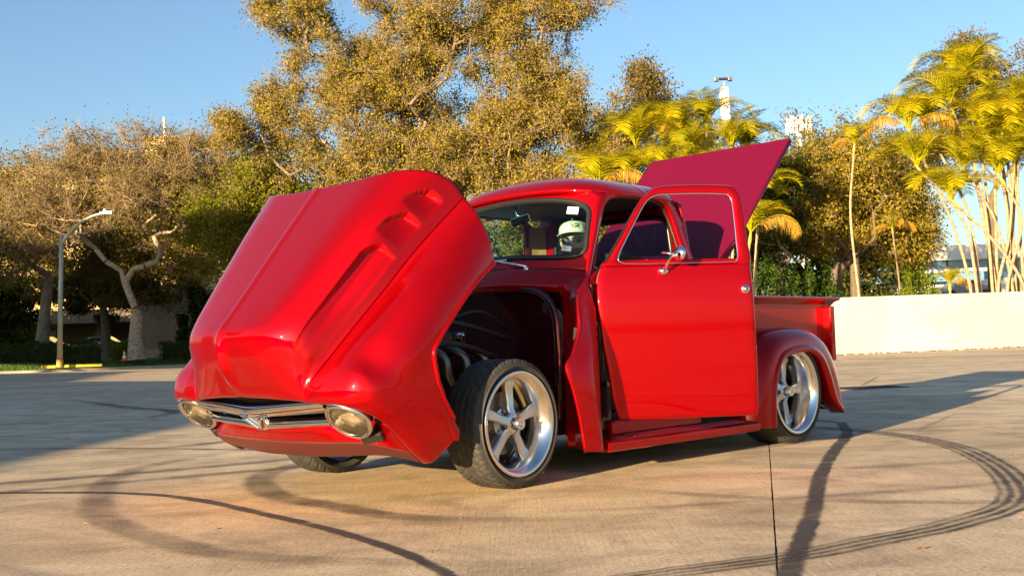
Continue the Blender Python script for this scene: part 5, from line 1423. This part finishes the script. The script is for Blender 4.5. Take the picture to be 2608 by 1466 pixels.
# window frame
fo = [(-.066, 1.19), (-.03, 1.225), (.055, 1.35), (.168, 1.525), (.225, 1.60), (.262, 1.64), (.305, 1.662), (.36, 1.672), (.577, 1.677), (.74, 1.672), (.792, 1.658), (.822, 1.625), (.836, 1.57), (.838, 1.34), (.838, 1.19), (.70, 1.19), (.40, 1.19), (.15, 1.19)]
fi = [(.045, 1.210), (.040, 1.255), (.100, 1.362), (.195, 1.518), (.232, 1.568), (.262, 1.596), (.305, 1.613), (.37, 1.619), (.575, 1.621), (.725, 1.616), (.752, 1.606), (.768, 1.578), (.771, 1.53), (.768, 1.34), (.760, 1.215), (.70, 1.198), (.40, 1.196), (.15, 1.196)]
FO = catloop(fo, 6); FI = catloop(fi, 6)
fo_n = resample(FO, 160, True); 
def ring(t):
    return None
idx = np.arange(len(FO))
rows = []
for f, o in ((0, -.022), (0, -.004), (.10, .002), (.3, .004), (.7, .004), (.92, .001), (1, -.010)):
    rows.append([dpt(*(FI[i] * (1 - f) + FO[i] * f), o) for i in idx])
MB().grid(np.array(rows), close_v=True).build('window_frame', M['paint'], door, smooth=True, solid=.03)
MB().tube([tuple(dpt(*(FI[i]), -.006)) for i in idx], .0045, 6, closed=True).build('window_trim', M['chrome'], door, smooth=True)
# rubber seal round the door edge and strap hinges
so_ = [dpt(u + .006, z, -.048) for u, z in [(0.0, .31), (-.055, .563), (-.10, .9), (-.10, 1.11)]] + [dpt(u, z, -.04) for u, z in fo[:15]] + [dpt(.838, .9, -.048), dpt(.84, .31, -.048), dpt(.4, .305, -.048), dpt(.02, .305, -.048)]
MB().tube(so_, .007, 6).build('door_seal', M['gasket'], door, smooth=True)
for z_ in (.50, .98):
    MB().tube([tuple(dpt(.05, z_, -.05)), tuple(dpt(-.05, z_, -.075)), (-.86, .76, z_)], .016, 8, squash=.5).build('door_hinge', M['iron'], door)
MB().box(tuple(dpt(.835, .86, -.03)), (.012, .02, .09)).build('door_latch', M['chrome'], door, bevel=.003)
# door inner panel, hinge pillar side
MB().add([dpt(.03, .33, -.06), dpt(.80, .33, -.06), dpt(.80, 1.17, -.06), dpt(-.02, 1.17, -.06)], [(0, 3, 2, 1)]).build('inner_panel', M['tan'], door, solid=.01)
c_ = dpt(.787, 1.032, .002)
Mh = Matrix.Translation(c_) @ Vector(NN).to_track_quat('Z', 'Y').to_matrix().to_4x4()
hdl = MB().lathe([(.0, 0), (.027, 0), (.028, .006), (.023, .012), (.017, .012), (.0165, .022), (.013, .028), (.0, .029)], 28, Mh).build('door_handle', M['chrome'], door, smooth=True)
MB().lathe([(0, .029), (.006, .029), (.006, .031), (0, .031)], 10, Mh).build('lock_button', M['black'], hdl)
# door mirror: foot, stalk, round head
mr = empty_child('side_mirror', door, (0, 0, 0), 0)
b0 = dpt(.296, 1.150, .002)
MB().lathe([(0, 0), (.034, 0), (.033, .008), (.022, .016), (.010, .024), (0, .025)], 24, Matrix.Translation(b0) @ Vector(NN).to_track_quat('Z', 'Y').to_matrix().to_4x4() @ Matrix.Scale(.75, 4, (0, 1, 0))).build('mirror_foot', M['chrome'], mr, smooth=True)
tip = dpt(.345, 1.235, .13)
MB().tube(catmull(np.array([b0 + NN * .015, dpt(.30, 1.17, .05), dpt(.315, 1.22, .10), tip]), 5), .008, 8).build('mirror_stalk', M['chrome'], mr, smooth=True)
hdm = Matrix.Translation(tip + E_ * .02 + np.array([0, 0, .01])) @ Matrix.Scale(.78, 4) @ Vector((.98, -.16, .05)).to_track_quat('Z', 'Y').to_matrix().to_4x4()
MB().lathe([(0, .026), (.022, .024), (.040, .016), (.052, .004), (.055, -.008), (.051, -.012), (0, -.012)], 28, hdm).build('mirror_head', M['chrome'], mr, smooth=True)
MB().tube([dpt(.27, 1.255, .10), tip + E_ * .02], .007, 8).build('adjuster', M['chrome'], mr, smooth=True)
# passenger door (closed)
pdoor = empty_child('passenger_door', truck, (0, 0, 0), 0)
pd = np.array([[(x, -y, z) for x in np.linspace(-.87, -1.76, 12)] for y, z in ((.79, .29), (.81, .5), (.812, .85), (.80, 1.0), (.765, 1.1), (.735, 1.19))])
MB().grid(catmull(pd, 4, 0)).build('door_skin', M['paint'], pdoor, smooth=True, solid=.04)
MB().add([(-.93, -.72, 1.19), (-1.75, -.71, 1.19), (-1.70, -.64, 1.60), (-1.09, -.64, 1.60)], [(0, 1, 2, 3)]).build('door_glass', M['glass'], pdoor)
MB().add([(-.90, -.745, .35), (-1.74, -.745, .35), (-1.74, -.70, 1.17), (-.90, -.70, 1.17)], [(0, 1, 2, 3)]).build('inner_panel', M['tan'], pdoor, solid=.01)

# ---------------------------------------------------------------- rear fenders and bed
sil = [(-2.205, .145), (-2.225, .34), (-2.285, .53), (-2.395, .685), (-2.57, .775), (-2.84, .806), (-3.07, .785), (-3.25, .715), (-3.365, .60), (-3.435, .46), (-3.465, .32), (-3.44, .195)]
arc = [(-2.435, .135), (-2.438, .28), (-2.455, .40), (-2.50, .51), (-2.58, .60), (-2.78, .640), (-2.96, .632), (-3.085, .565), (-3.155, .47), (-3.20, .38), (-3.26, .27), (-3.375, .185)]
SIL = catmull(np.array(sil), 7); ARC = catmull(np.array(arc), 7)
for s in (1, -1):
    rows = []
    for f, y, ext in ((0, .845, .0), (0, .925, 0), (.03, .940, 0), (.10, .944, 0), (.18, .937, 0), (.24, .930, 0), (.45, .925, 0), (.65, .910, 0), (.82, .880, 0), (.94, .835, 0), (1.0, .78, 0), (1.015, .70, 0), (1.02, .615, 0)):
        P_ = ARC * (1 - f) + SIL * f
        rows.append([(x, s * y, z) for x, z in P_])
    MB().grid(catmull(np.array(rows), 3, 0), flip=(s > 0)).build('rear_fender', M['paint'], truck, smooth=True, solid=.012)
    mb = MB(); mb.tube([(x, s * .93, z) for x, z in ARC], .012, 8); mb.build('arch_lip', M['paint'], truck, smooth=True)
    MB().tube([(-3.33, s * .84, .215), (-3.22, s * .70, .30)], .008, 8).build('fender_brace', M['alu'], truck, smooth=True)
    # inner wheel house
    wh_ = [(-2.79 + .44 * math.cos(a), .36 + .40 * math.sin(a)) for a in np.linspace(-.3, math.pi + .3, 24)]
    MB().grid(np.array([[(x, s * y, z) for x, z in wh_] for y in (.60, .86)]), flip=(s > 0)).build('wheel_house', M['under'], truck, smooth=True, solid=.01)
bed = empty_child('bed', truck, (0, 0, 0), 0)
for s in (1, -1):
    MB().add([(-2.0, s * .62, .40), (-3.80, s * .62, .40), (-3.80, s * .62, 1.00), (-2.0, s * .62, 1.00)], [(0, 1, 2, 3) if s < 0 else (3, 2, 1, 0)]).build('bed_side', M['paint'], bed, solid=.02)
    # flared top rail
    pr = [(.615, .965), (.635, .980), (.665, 1.005), (.700, 1.015), (.712, 1.022), (.714, 1.032), (.705, 1.040), (.62, 1.042), (.59, 1.040), (.585, 1.02), (.60, 1.0)]
    g_ = np.array([[(x, s * y, z) for y, z in pr] for x in (-2.0, -2.9, -3.845, -3.855)])
    mb = MB(); mb.grid(g_, close_v=True, flip=(s > 0)); mb.add(g_[-1].tolist(), [tuple(range(len(pr)))]); mb.build('bed_rail', M['paint'], bed, recalc=True, angle=50)
    # rear stake post
    MB().box((-3.745, s * .660, .76), (.07, .085, .42)).build('stake_post', M['paint'], bed, bevel=.01)
    MB().box((-2.06, s * .660, .76), (.06, .06, .42)).build('stake_post', M['paint'], bed, bevel=.01)
MB().box((-2.01, 0, .70), (.03, 1.24, .62)).build('bed_front', M['paint'], bed)
MB().box((-2.9, 0, .50), (1.8, 1.24, .03)).build('bed_floor', M['under'], bed)
tg = MB().box((-3.81, 0, .74), (.04, 1.22, .50)).build('tailgate', M['paint'], bed, bevel=.01)
# bed cover, hinged behind the cab and standing open at 45 degrees
M['cover'] = mat('satin_red_cover', (0.088, 0.0005, 0.018), 0.5, 0.0, 0.0, spec=.25)
a = R(44.3)
cv_ = MB().box((-.86, 0, 0), (1.72, 1.30, .028)).build('tonneau_cover', M['cover'], truck, bevel=.005)
cv_.location = (-2.085, 0, 1.03); cv_.rotation_euler = (0, a, 0)
mb = MB()
for y_ in (-.45, 0, .45): mb.box((-.86, y_, -.022), (1.5, .05, .02))
for x_ in (-.15, -.86, -1.57): mb.box((x_, 0, -.024), (.05, 1.1, .02))
mb.build('underframe', M['under'], cv_)
MB().tube([(-1.715, -.64, 0), (-1.715, .64, 0)], .0155, 8).build('edge_roll', M['cover'], cv_, smooth=True)
for s in (1, -1):
    MB().tube([(-1.70, s * .648, 0), (-.01, s * .648, 0)], .0155, 8).build('edge_roll', M['cover'], cv_, smooth=True)
    MB().box((-.02, s * .45, -.02), (.10, .06, .03)).build('cover_hinge', M['iron'], cv_)
for s in (1, -1):
    MB().tube([(-2.5, s * .56, 1.03), (-2.75, s * .56, 1.60)], .011, 8).build('gas_strut', M['black'], truck, smooth=True)

# ------------------------------------------------------------------ the driver
person = empty('person', (0, 0, 0), 0, label='man in a pale cap, sunglasses and black long sleeved shirt leaning in the driver seat', category='person')
TR = Matrix.Translation((-0.615, 6.412, 0)) @ Matrix.Rotation(R(226.23), 4, 'Z')
person.matrix_world = TR
def skin_mesh(name, pts, edges, radii, m, parent, sub=2, root=0):
    me = bpy.data.meshes.new(name); me.from_pydata(pts, edges, []); me.materials.append(m)
    o = bpy.data.objects.new(name, me); put(o, parent)
    o.modifiers.new('skin', 'SKIN')
    o.modifiers.new('sub', 'SUBSURF').levels = sub; o.modifiers['sub'].render_levels = sub
    me.skin_vertices[0].data.foreach_set('radius', np.array([(r, r) if not hasattr(r, '__len__') else r for r in radii], float).ravel())
    me.skin_vertices[0].data[root].use_root = True
    o.modifiers['skin'].use_smooth_shade = True
    return o
# joints in truck coordinates
J = dict(pelvis=(-1.48, .34, .78), belly=(-1.46, .34, .92), chest=(-1.37, .34, 1.08), upper=(-1.25, .33, 1.205), neck=(-1.215, .32, 1.262), skull=(-1.175, .315, 1.33),
         shl=(-1.27, .475, 1.238), ell=(-1.50, .500, 1.240), wrl=(-1.68, .455, 1.245), shr=(-1.27, .17, 1.19), elr=(-1.12, .12, 1.00), wrr=(-1.12, .25, 1.12),
         hipl=(-1.46, .44, .76), knl=(-1.06, .46, .80), anl=(-.98, .45, .42), ftl=(-.86, .45, .36), hipr=(-1.46, .24, .76), knr=(-1.06, .22, .80), anr=(-.98, .22, .42), ftr=(-.86, .22, .36))
keys = list(J); ix = {k: i for i, k in enumerate(keys)}
E_body = [('pelvis', 'belly'), ('belly', 'chest'), ('chest', 'upper'), ('upper', 'neck'), ('neck', 'skull'), ('upper', 'shl'), ('shl', 'ell'), ('ell', 'wrl'), ('upper', 'shr'), ('shr', 'elr'), ('elr', 'wrr'),
          ('pelvis', 'hipl'), ('hipl', 'knl'), ('knl', 'anl'), ('anl', 'ftl'), ('pelvis', 'hipr'), ('hipr', 'knr'), ('knr', 'anr'), ('anr', 'ftr')]
Rb = dict(pelvis=.13, belly=.12, chest=.135, upper=.105, neck=.058, skull=.06, shl=.062, ell=.043, wrl=.028, shr=.062, elr=.043, wrr=.028, hipl=.085, knl=.06, anl=.042, ftl=.038, hipr=.085, knr=.06, anr=.042, ftr=.038)
skin_mesh('body', [J[k] for k in keys], [(ix[a], ix[b]) for a, b in E_body], [Rb[k] for k in keys], M['skin'], person)
# shirt over torso and arms down to the wrists
sk = ['pelvis', 'belly', 'chest', 'upper', 'shl', 'ell', 'wl', 'shr', 'elr', 'wr', 'collar']
SJ = dict(J); SJ['wl'] = tuple(np.array(J['ell']) * .12 + np.array(J['wrl']) * .88); SJ['wr'] = tuple(np.array(J['elr']) * .12 + np.array(J['wrr']) * .88); SJ['collar'] = (-1.24, .325, 1.238)
Rs = dict(pelvis=.17, belly=.165, chest=.185, upper=.150, shl=.098, ell=.066, wl=.050, shr=.095, elr=.066, wr=.048, collar=.085)
si = {k: i for i, k in enumerate(sk)}
skin_mesh('shirt', [SJ[k] for k in sk], [(si[a], si[b]) for a, b in [('pelvis', 'belly'), ('belly', 'chest'), ('chest', 'upper'), ('upper', 'shl'), ('shl', 'ell'), ('ell', 'wl'), ('upper', 'shr'), ('shr', 'elr'), ('elr', 'wr'), ('upper', 'collar')]], [Rs[k] for k in sk], M['cloth'], person)
# head: an egg shaped grid pushed into brow, nose, lips, jaw and ears
def head_mesh():
    nu, nv = 64, 48
    V = np.zeros((nv + 1, nu, 3))
    for i in range(nv + 1):
        ph = math.pi * i / nv
        for j in range(nu):
            th = 2 * math.pi * j / nu
            x, y, z = math.sin(ph) * math.cos(th), math.sin(ph) * math.sin(th), math.cos(ph)
            jaw = max(0, -z)
            X = .094 * x * (1 - .10 * jaw); Y = .076 * y * (1 - .30 * jaw ** 1.3); Z = .118 * z
            if x > 0:
                g_ = lambda yy, zz, wy, wz: math.exp(-((y - yy) / wy) ** 2 - ((z - zz) / wz) ** 2)
                X += .026 * g_(0, -.16, .15, .16) * x           # nose tip
                X += .012 * g_(0, .06, .12, .2) * x             # bridge
                X -= .012 * (g_(.42, .05, .22, .12) + g_(-.42, .05, .22, .12))   # sockets
                X += .006 * g_(0, .24, .6, .08)                 # brow
                X += .008 * g_(0, -.42, .26, .05) + .008 * g_(0, -.52, .24, .05)  # lips
                X -= .006 * g_(0, -.47, .3, .02)
                X += .016 * g_(0, -.78, .34, .16)               # chin
                X += .006 * (g_(.5, -.15, .2, .2) + g_(-.5, -.15, .2, .2))       # cheeks
            V[i, j] = (X, Y, Z)
    return V
hc = (-1.158, .305, 1.385)
HM = Matrix.Translation(hc) @ Matrix.Rotation(R(30), 4, 'Z') @ Matrix.Rotation(R(0), 4, 'Y') @ Matrix.Rotation(R(4), 4, 'X')
hd = MB().grid(head_mesh()[:, :, :], close_v=True).build('head', M['skin'], person, smooth=True); hd.matrix_local = HM
for s in (1, -1):
    e = MB(); e.tube(catmull(np.array([(.0, s * .074, .02), (-.012, s * .088, .028), (-.022, s * .090, .012), (-.018, s * .086, -.018), (-.004, s * .076, -.028)]), 4), .008, 8)
    e.build('ear', M['skin'], hd, smooth=True)
# short stubble along the jaw
M['beard'] = noisy('stubble', (0.10, 0.05, 0.03), (0.2, 0.11, 0.07), 60, rough=0.9)
bv = head_mesh()[30:46]; bv = bv * 1.015
bg_ = bv[:, [j for j in list(range(-17, 18))]]
MB().grid(bg_).build('beard', M['beard'], hd, smooth=True)
# cap
M['cap'] = noisy('cream_cap', (0.66, 0.62, 0.44), (0.72, 0.68, 0.50), 30, rough=0.9)
cp_ = []
for i, (zz, rr_) in enumerate([(.045, 1.03), (.06, 1.05), (.088, 1.03), (.108, .92), (.122, .72), (.131, .42), (.134, .12), (.135, .001)]):
    cp_.append([(.100 * rr_ * math.cos(t) + .004 + (.004 if math.cos(t) > .5 and i < 5 else 0), .083 * rr_ * math.sin(t), zz + .008 * math.cos(t) * (1 - i / 8)) for t in np.linspace(0, 2 * math.pi, 48, endpoint=False)])
cap = MB().grid(np.array(cp_), close_v=True, flip=False).build('cap', M['cap'], person, smooth=True, solid=.003); cap.matrix_local = HM
br = []
for f in np.linspace(0, 1, 6):
    br.append([(.102 * math.cos(t) * (1 + .0) + .080 * f * math.cos(t * .8) + .004, (.086 + .012 * f) * math.sin(t), .053 - .008 * (math.sin(t)) ** 2 - .006 * f) for t in np.linspace(-1.25, 1.25, 25)])
MB().grid(np.array(br)).build('brim', M['cap'], cap, smooth=True, solid=.004)
MB().lathe([(0, .003), (.006, .002), (.007, 0)], 10, Matrix.Translation((.004, 0, .147))).build('button', M['cap'], cap)
for t in (0.5, 1.6, 2.7, 3.8, 4.9):
    MB().tube([(.100 * r_ * math.cos(t) + .005, .084 * r_ * math.sin(t), z_) for z_, r_ in ((.06, 1.065), (.088, 1.045), (.108, .94), (.122, .74), (.132, .43))], .0011, 5).build('seam', M['cap'], cap)
# emblem on the cap: V and R
VR_V = [[(-.030, .012), (-.018, -.006)], [(-.006, .013), (-.018, -.012)]]
VR_R = [[(-.002, .012), (.018, .012), (.022, .006), (.018, .000), (.002, -.001)], [(.002, -.001), (-.004, -.013)], [(.008, -.001), (.021, -.013)]]
M['gold'] = mat('gold_print', (0.55, 0.30, 0.05), 0.5)
def on_cap(u, v):
    a0 = .42; t = a0 + u / .098; z = .088 + v; rr_ = np.interp(z, [.05, .088, .110], [1.07, 1.06, .97])
    return (.1035 * rr_ * math.cos(t) + .006, .0865 * rr_ * math.sin(t), z + .006 * math.cos(t))
letters('emblem', [[(a * 1, b * 1.05) for a, b in st] for st in VR_V[:1] + VR_R], .0052, M['ink'], cap, on_cap)
letters('emblem', [[(a * 1, b * 1.05) for a, b in st] for st in VR_V[1:]], .0052, M['gold'], cap, on_cap)
# sunglasses
M['shade'] = mat('dark_lens', (0.006, 0.006, 0.007), 0.15, coat=0)
sg = MB()
for s in (1, -1):
    ol = []
    for k in range(20):
        a = 2 * math.pi * k / 20; d = (abs(math.cos(a)) ** 3.2 + abs(math.sin(a)) ** 3.2) ** (-1 / 3.2)
        ol.append((math.cos(a) * d * .029, math.sin(a) * d * .019 * (1 if math.sin(a) > 0 else 1.1)))
    sg.add([(.104 - .35 * ((s * .034 + x) ** 2) * 18 * .5, s * .034 + x, .008 + z) for x, z in ol], [tuple(range(20))])
so = sg.build('sunglasses', M['shade'], person, solid=.004); so.matrix_local = HM
fr_ = MB(); fr_.tube([(.106, -.008, .014), (.108, 0, .017), (.106, .008, .014)], .0025, 6)
for s in (1, -1): fr_.tube([(.090, s * .062, .016), (.06, s * .080, .016), (0, s * .084, .018)], .0028, 6)
fr_.build('frame', M['black'], so)
# left hand resting along the top of the seat: palm, four fingers, thumb
def hand(wrist, aim, nrm, side, parent):
    w = np.array(wrist); a = np.array(aim, float); a /= np.linalg.norm(a); n = np.array(nrm, float); n -= a * n.dot(a); n /= np.linalg.norm(n); l = np.cross(n, a) * side
    P = [w, w + a * .035, w + a * .075 + n * .004]; ed = [(0, 1), (1, 2)]; rd = [(.022, .027), (.024, .036), (.016, .038)]
    o = skin_mesh('hand', [tuple(q) for q in P], ed, rd, M['skin'], parent, 2)
    for k, (off, ln) in enumerate(((.027, .070), (.009, .080), (-.009, .074), (-.026, .058))):
        b = w + a * .072 + l * off; sp = l * off * .25
        Q = [b - a * .015, b + a * ln * .42 + sp * .4 + n * .003, b + a * ln * .75 + sp * .8 - n * .008, b + a * ln * .98 + sp - n * .022]
        skin_mesh('finger', [tuple(q) for q in Q], [(0, 1), (1, 2), (2, 3)], [.0098, .0092, .0082, .0068], M['skin'], o, 2)
    b = w + a * .022 + l * .024
    Q = [b, b + a * .022 + l * .018 - n * .004, b + a * .046 + l * .026 - n * .010, b + a * .066 + l * .026 - n * .014]
    skin_mesh('thumb', [tuple(q) for q in Q], [(0, 1), (1, 2), (2, 3)], [.013, .0115, .0100, .008], M['skin'], o, 2)
hand(J['wrl'], (-.9, -.25, .10), (0, .15, 1), 1, person)
hand(J['wrr'], (.25, .55, .25), (.3, -.2, .9), -1, person)
# shirt print on the chest near the left shoulder
pc = np.array((-1.130, .462, 1.195)); pe = np.array((-.50, .86, .0)); pe /= np.linalg.norm(pe); pu = np.array((-.28, -.16, .94)); pu -= pe * pu.dot(pe); pu /= np.linalg.norm(pu); pn = np.cross(pe, pu)
on_sh = lambda u, v: tuple(pc + pe * u + pu * v)
M['silver'] = mat('silver_print', (0.55, 0.58, 0.62), 0.5)
sh_ = [o for o in person.children if o.name.startswith('shirt')][0]
letters('shirt_print', [[(a * 1.5, b * 1.6) for a, b in st] for st in VR_R], .010, M['silver'], sh_, on_sh)
letters('shirt_print', [[(a * 1.5, b * 1.6) for a, b in st] for st in VR_V], .010, M['gold'], sh_, on_sh)
letters('shirt_print', [[(-.04 + .008 * k, -.034 + .001 * k), (-.036 + .008 * k, -.0335 + .001 * k)] for k in range(10)], .003, M['silver'], sh_, on_sh)

# ------------------------------------------------------------------ litter on the slab
def leaf(x, y, sc, rz, m, lab):
    pts = [(-.05, 0, .002), (-.02, .018, .012), (.015, .022, .016), (.045, .008, .006), (.062, 0, .018), (.04, -.012, .010), (.01, -.02, .004), (-.025, -.014, .010), (0, 0, .010)]
    mb = MB(); mb.add([(a * sc, b * sc, c * sc + .002) for a, b, c in pts], [(0, 1, 8), (1, 2, 8), (2, 3, 8), (3, 4, 8), (4, 5, 8), (5, 6, 8), (6, 7, 8), (7, 0, 8)])
    mb.tube([(-.05 * sc, 0, .004), (-.085 * sc, .006 * sc, .006)], .0015 * sc, 4)
    o = mb.build('fallen_leaf', m); o.location = (x, y, .002); o.rotation_euler = (0, 0, rz); tag(o, lab, 'leaf')
M['dry_leaf'] = mat('dry_leaf', (0.30, 0.11, 0.04), 0.8); M['dark_leaf'] = mat('dark_leaf', (0.03, 0.025, 0.02), 0.8); M['pale_leaf'] = mat('pale_bit', (0.6, 0.55, 0.48), 0.8)
leaf(1.37, 3.85, .5, .4, M['dry_leaf'], 'curled orange brown dry leaf on the concrete at the lower right')
leaf(-1.28, 4.78, .30, .8, M['dark_leaf'], 'small dark leaf bit on the concrete at lower left of the middle')
leaf(1.93, 4.95, .28, 2.0, M['dark_leaf'], 'tiny dark leaf bit inside the curved skid mark at right')
leaf(-2.35, 4.72, .28, 1.0, M['dark_leaf'], 'tiny dark leaf bit at the lower left')
leaf(-1.95, 5.05, .30, 2.4, M['pale_leaf'], 'pale flake beside the faded skid curve at lower left')
leaf(-.47, 4.72, .18, 1.4, M['dark_leaf'], 'tiny dark speck on the concrete before the front wheel')
mb = MB(); rr_ = random.Random(9)
for _ in range(260):
    y = rr_.uniform(2.6, 13); x = rr_.uniform(-.5, .5) * y; s = rr_.uniform(.0015, .0045)
    mb.box((x, y, s * .4), (s * 1.5, s, s * .8), Matrix.Rotation(rr_.uniform(0, 3), 3, 'Z'))
tag(mb.build('grit', noisy('grit', (0.30, 0.24, 0.18), (0.08, 0.07, 0.06), 3, rough=.9)), 'loose grit scattered over the concrete lot', 'grit', kind='stuff')
